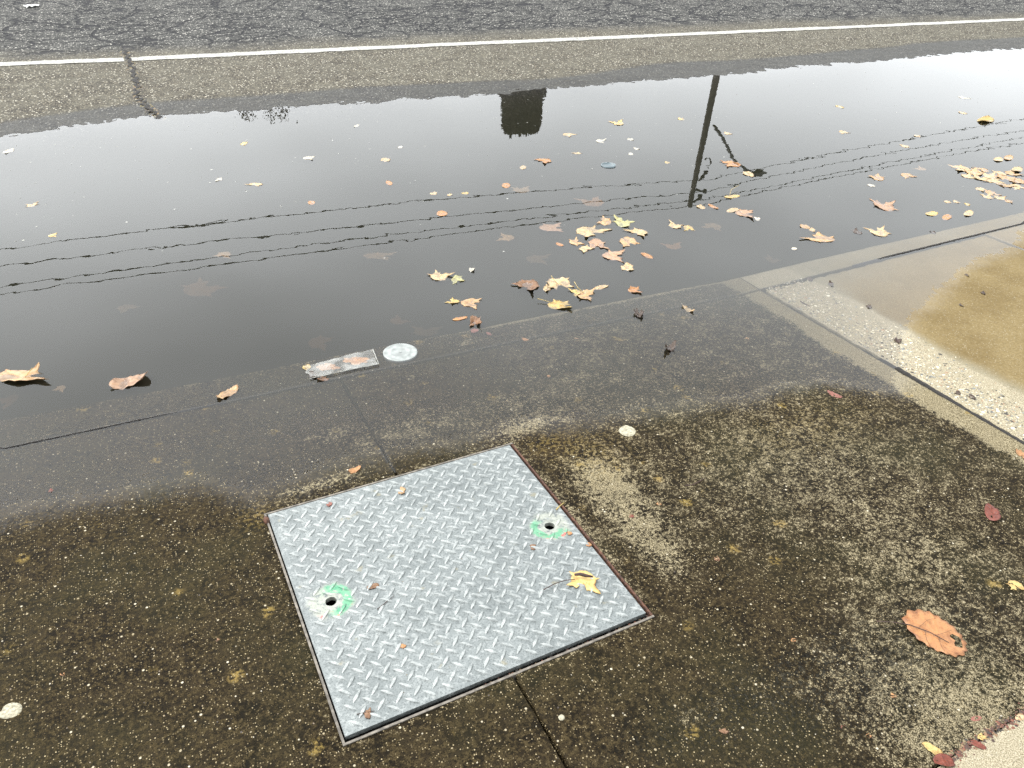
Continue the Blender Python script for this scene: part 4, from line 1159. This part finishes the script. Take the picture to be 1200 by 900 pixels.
# --- scrap of paper on the road
z = .09; x, y = G(38, 8, z); z = hr1(x, y); x, y = G(38, 8, z)
V, Fc = [], []
for i in range(6):
    for j in range(5): V.append(((i / 5 - .5) * .15, (j / 4 - .5) * .10 * (1 - .3 * i / 5), .006 + .016 * abs(math.sin(i * 1.7 + j))))
Fc = [(i * 5 + j, (i + 1) * 5 + j, (i + 1) * 5 + j + 1, i * 5 + j + 1) for i in range(5) for j in range(4)]
k = len(V); V += [(a, b, c - .006) for a, b, c in V]; Fc += [tuple(k + q for q in f)[::-1] for f in Fc]
o = link('paper_scrap', mesh_of('paper_scrap', V, Fc), None, M['paper']); o.location = (x, y, z); o.rotation_euler = (0, 0, .3)
tag(o, 'crumpled white paper scrap lying on the cracked road', 'paper')

# ================================================================== ACROSS THE STREET (seen mirrored in the water)
YP = 22.0
pt, pb = mirrored(808, 242, YP), mirrored(840, 88, YP)
dirv = (pt - pb).normalized(); base = pb + dirv * ((.10 - pb.z) / dirv.z)
pole = empty('utility_pole', base); tag(pole, 'tall dark wooden utility pole mirrored in the puddle', 'pole')
hgt = (pt - base).length
V, Fc = tube([dirv * k for k in (0, hgt * .33, hgt * .66, hgt)], [.135, .125, .11, .092], 16)
link('shaft', mesh_of('shaft', V, Fc), pole, M['wood'])
def pbar(name, a, b, r, mat='metal', seg=8):
    V, Fc = tube([a - base, (a + b) / 2 - base, b - base], r, seg); return link(name, mesh_of(name, V, Fc), pole, M[mat])
for p, q in (((812, 237), (820, 232)), ((816, 222), (826, 224)), ((818, 213), (827, 203))):
    a, b = mirrored(*p, YP), mirrored(*q, YP); br = pbar('bracket', a, b, .05)
    V, Fc = lathe([(.05, -.10), (.09, -.06), (.06, -.02), (.09, .02), (.05, .07), (.01, .09)], 14)
    ins = link('insulator', mesh_of('insulator', V, Fc), br, M['metal']); ins.location = b - base
a, b, c, d = mirrored(836, 146, YP), mirrored(846, 160, YP), mirrored(860, 188, YP), mirrored(882, 205, YP)
V, Fc = tube([a - base, b - base, c - base, d - base], .055, 10)
arm = link('lamp_arm', mesh_of('lamp_arm', V, Fc), pole, M['metal'])
V, Fc = [], []
hd = d - base
for i, (xx, w, z0, z1) in enumerate(((-.15, .05, -.04, .04), (.05, .12, -.09, .06), (.35, .15, -.12, .05), (.60, .10, -.07, .02), (.68, .03, -.03, .0))):
    V += [(hd.x + xx, hd.y - w, hd.z + z0), (hd.x + xx, hd.y + w, hd.z + z0), (hd.x + xx, hd.y + w * .7, hd.z + z1), (hd.x + xx, hd.y - w * .7, hd.z + z1)]
    if i:
        n = 4 * (i - 1); Fc += [(n + k, n + (k + 1) % 4, n + 4 + (k + 1) % 4, n + 4 + k) for k in range(4)]
Fc += [(3, 2, 1, 0), (16, 17, 18, 19)]
link('lamp_head', mesh_of('lamp_head', V, Fc, False), arm, M['metal'])
V, Fc = tube([mirrored(*p, YP) - base + Vector((.0, -.1, 0)) for p in ((824, 186), (829, 184), (831, 190), (828, 195), (825, 193))], .028, 6)
link('cable_loop', mesh_of('cable_loop', V, Fc), pole, M['wire'])

# wires hung from pole to pole along the street
WL = ['overhead wire lowest of the four strung from the utility pole', 'overhead wire second lowest of the four on the utility pole',
      'overhead wire second highest of the four on the utility pole', 'overhead wire highest of the four strung from the utility pole']
WP = [[(0, 288), (142, 271), (340, 252), (570, 223), (694, 219), (815, 211), (886, 197), (985, 175), (1060, 163), (1125, 149), (1200, 138)],
      [(4, 308), (170, 288), (340, 272), (570, 248), (680, 235), (823, 223), (886, 209), (1003, 185), (1090, 168), (1200, 152)],
      [(25, 328), (200, 307), (340, 289), (570, 258), (680, 246), (816, 234), (900, 216), (1000, 197), (1090, 180), (1200, 158)],
      [(5, 340), (250, 311), (340, 297), (570, 266), (690, 251), (812, 240), (900, 222), (1060, 189), (1120, 179), (1200, 166)]]
for k, L in enumerate(WP):
    P = [mirrored(*p, YP) for p in L]
    pu = base.x
    lx = np.array([p.x for p in P if p.x <= pu + .5]); lz = np.array([p.z for p in P if p.x <= pu + .5])
    rx = np.array([p.x for p in P if p.x >= pu - .7]); rz = np.array([p.z for p in P if p.x >= pu - .7])
    z0 = float(np.interp(pu, [p.x for p in P], [p.z for p in P]))
    # each span is a shallow parabola leaving the pole at z0, fitted to the mirrored line
    def span(x, z):
        dx = x - pu; A = np.stack([dx, dx * dx], 1); c, *_ = np.linalg.lstsq(A, z - z0, rcond=None)
        c[1] = min(max(c[1], .0005), .006); c[0] = float(np.sum((z - z0 - c[1] * dx * dx) * dx) / np.sum(dx * dx)); return c
    cl, cr_ = span(lx, lz), span(rx, rz)
    pts = []
    off = -.17
    for dx in np.linspace(-36, 36, 91):
        c = cl if dx < 0 else cr_
        pts.append(Vector((pu + dx, YP + off, z0 + c[0] * dx + c[1] * dx * dx)))
    V, Fc = tube(pts, .0105, 6)
    o = link('overhead_wire', mesh_of('overhead_wire', V, Fc), None, M['wire']); tag(o, WL[k], 'wire', 'overhead wires along the far side of the street')

# trees: tapered trunk, limbs, crown of many small leaf faces
def tree(name, label, pos, height, crown, n, leafsz, trunk_r, group=None, spread=.3, tight=False):
    root = empty(name, pos); tag(root, label, 'tree', group)
    V, Fc = tube([(0, 0, -.1), (.05, 0, height * .4), (0, .05, height * .8), (0, 0, height * .97)], [trunk_r, trunk_r * .75, trunk_r * .4, trunk_r * .1], 10)
    for k in range(14):
        z = height * random.uniform(.25, .9); a = random.random() * 6.28; r = crown(z / height) * .7
        v2, f2 = tube([(0, 0, z), (math.cos(a) * r * .6, math.sin(a) * r * .6, z + r * .5), (math.cos(a) * r, math.sin(a) * r, z + r * .9)], [trunk_r * .3, trunk_r * .18, trunk_r * .06], 5)
        o_ = len(V); V += v2; Fc += [tuple(o_ + i for i in f) for f in f2]
    link('trunk', mesh_of('trunk', V, Fc), root, M['bark'])
    V, Fc = [], []
    clumps = []
    for _ in range(90):
        t = random.uniform(.10, 1.0); a = random.random() * 6.28; r = crown(t) * random.uniform(.35, 1.0)
        clumps.append(Vector((math.cos(a) * r, math.sin(a) * r, t * height)))
    for i in range(n):
        c = random.choice(clumps) if random.random() < (.3 if tight else .7) else None
        if c is None:
            t = random.uniform(.5, 1.0) if tight and random.random() < .7 else random.uniform(.08, 1.0) ** .8; a = random.random() * 6.28; r = crown(t) * math.sqrt(random.random()); p = Vector((math.cos(a) * r, math.sin(a) * r, t * height))
        else: p = c + Vector((random.gauss(0, spread), random.gauss(0, spread), random.gauss(0, spread * 1.1)))
        if tight:
            rr_ = math.hypot(p.x, p.y); lim = max(.1, crown(min(1, p.z / height)) - .22)
            if rr_ > lim: p.x *= lim / rr_; p.y *= lim / rr_
            p.z = min(p.z, height + .2)
        u = Vector((random.gauss(0, 1), random.gauss(0, 1), random.gauss(0, 1))).normalized(); w = u.cross(Vector((random.gauss(0, 1), random.gauss(0, 1), random.gauss(0, 1)))).normalized()
        s = leafsz * random.uniform(.6, 1.4); k = len(V)
        V += [p - u * s, p + w * s * .45, p + u * s, p - w * s * .45]; Fc.append((k, k + 1, k + 2, k + 3))
    link('crown', mesh_of('crown', V, Fc, False), root, M['foliage'])
    return root
YT = 40.0
tl, trr, bl, brr = mirrored(592, 151, YT), mirrored(629, 151, YT), mirrored(588, 112, YT), mirrored(635, 109, YT)
cxp = (tl.x + trr.x) / 2; top = (tl.z + trr.z) / 2; w_top = (trr - tl).length / 2 + .16; w_b = (brr - bl).length / 2
Ht = top - .16
zt = (bl.z - .16) / Ht
def cyp(t):
    if t > zt: return w_b + (w_top - w_b) * (t - zt) / (1 - zt)
    return w_b * (1.15 if t > .25 else .5 + 2.6 * t)
tree('clipped_evergreen_tree', 'dark dense flat topped evergreen mirrored as a squarish block in the puddle', (cxp, YT, .16), Ht, cyp, 30000, .20, .3, spread=.22, tight=True)
for px, lab in ((290, 'faint far tree whose tip is mirrored first of three by the road shore'), (318, 'darkest far treetop mirrored in the middle of three by the road shore'), (333, 'far treetop mirrored closest to the dark middle one by the road shore')):
    Y3 = 60.0; t_ = mirrored(px, 142 if px == 318 else 140, Y3)
    tree('slender_tree', lab, (t_.x, Y3, .16), t_.z - .16, lambda t: .75 * math.sin(math.pi * min(1, max(0, t * .85 + .13))) + .12, 900, .10, .18, 'far treetops')
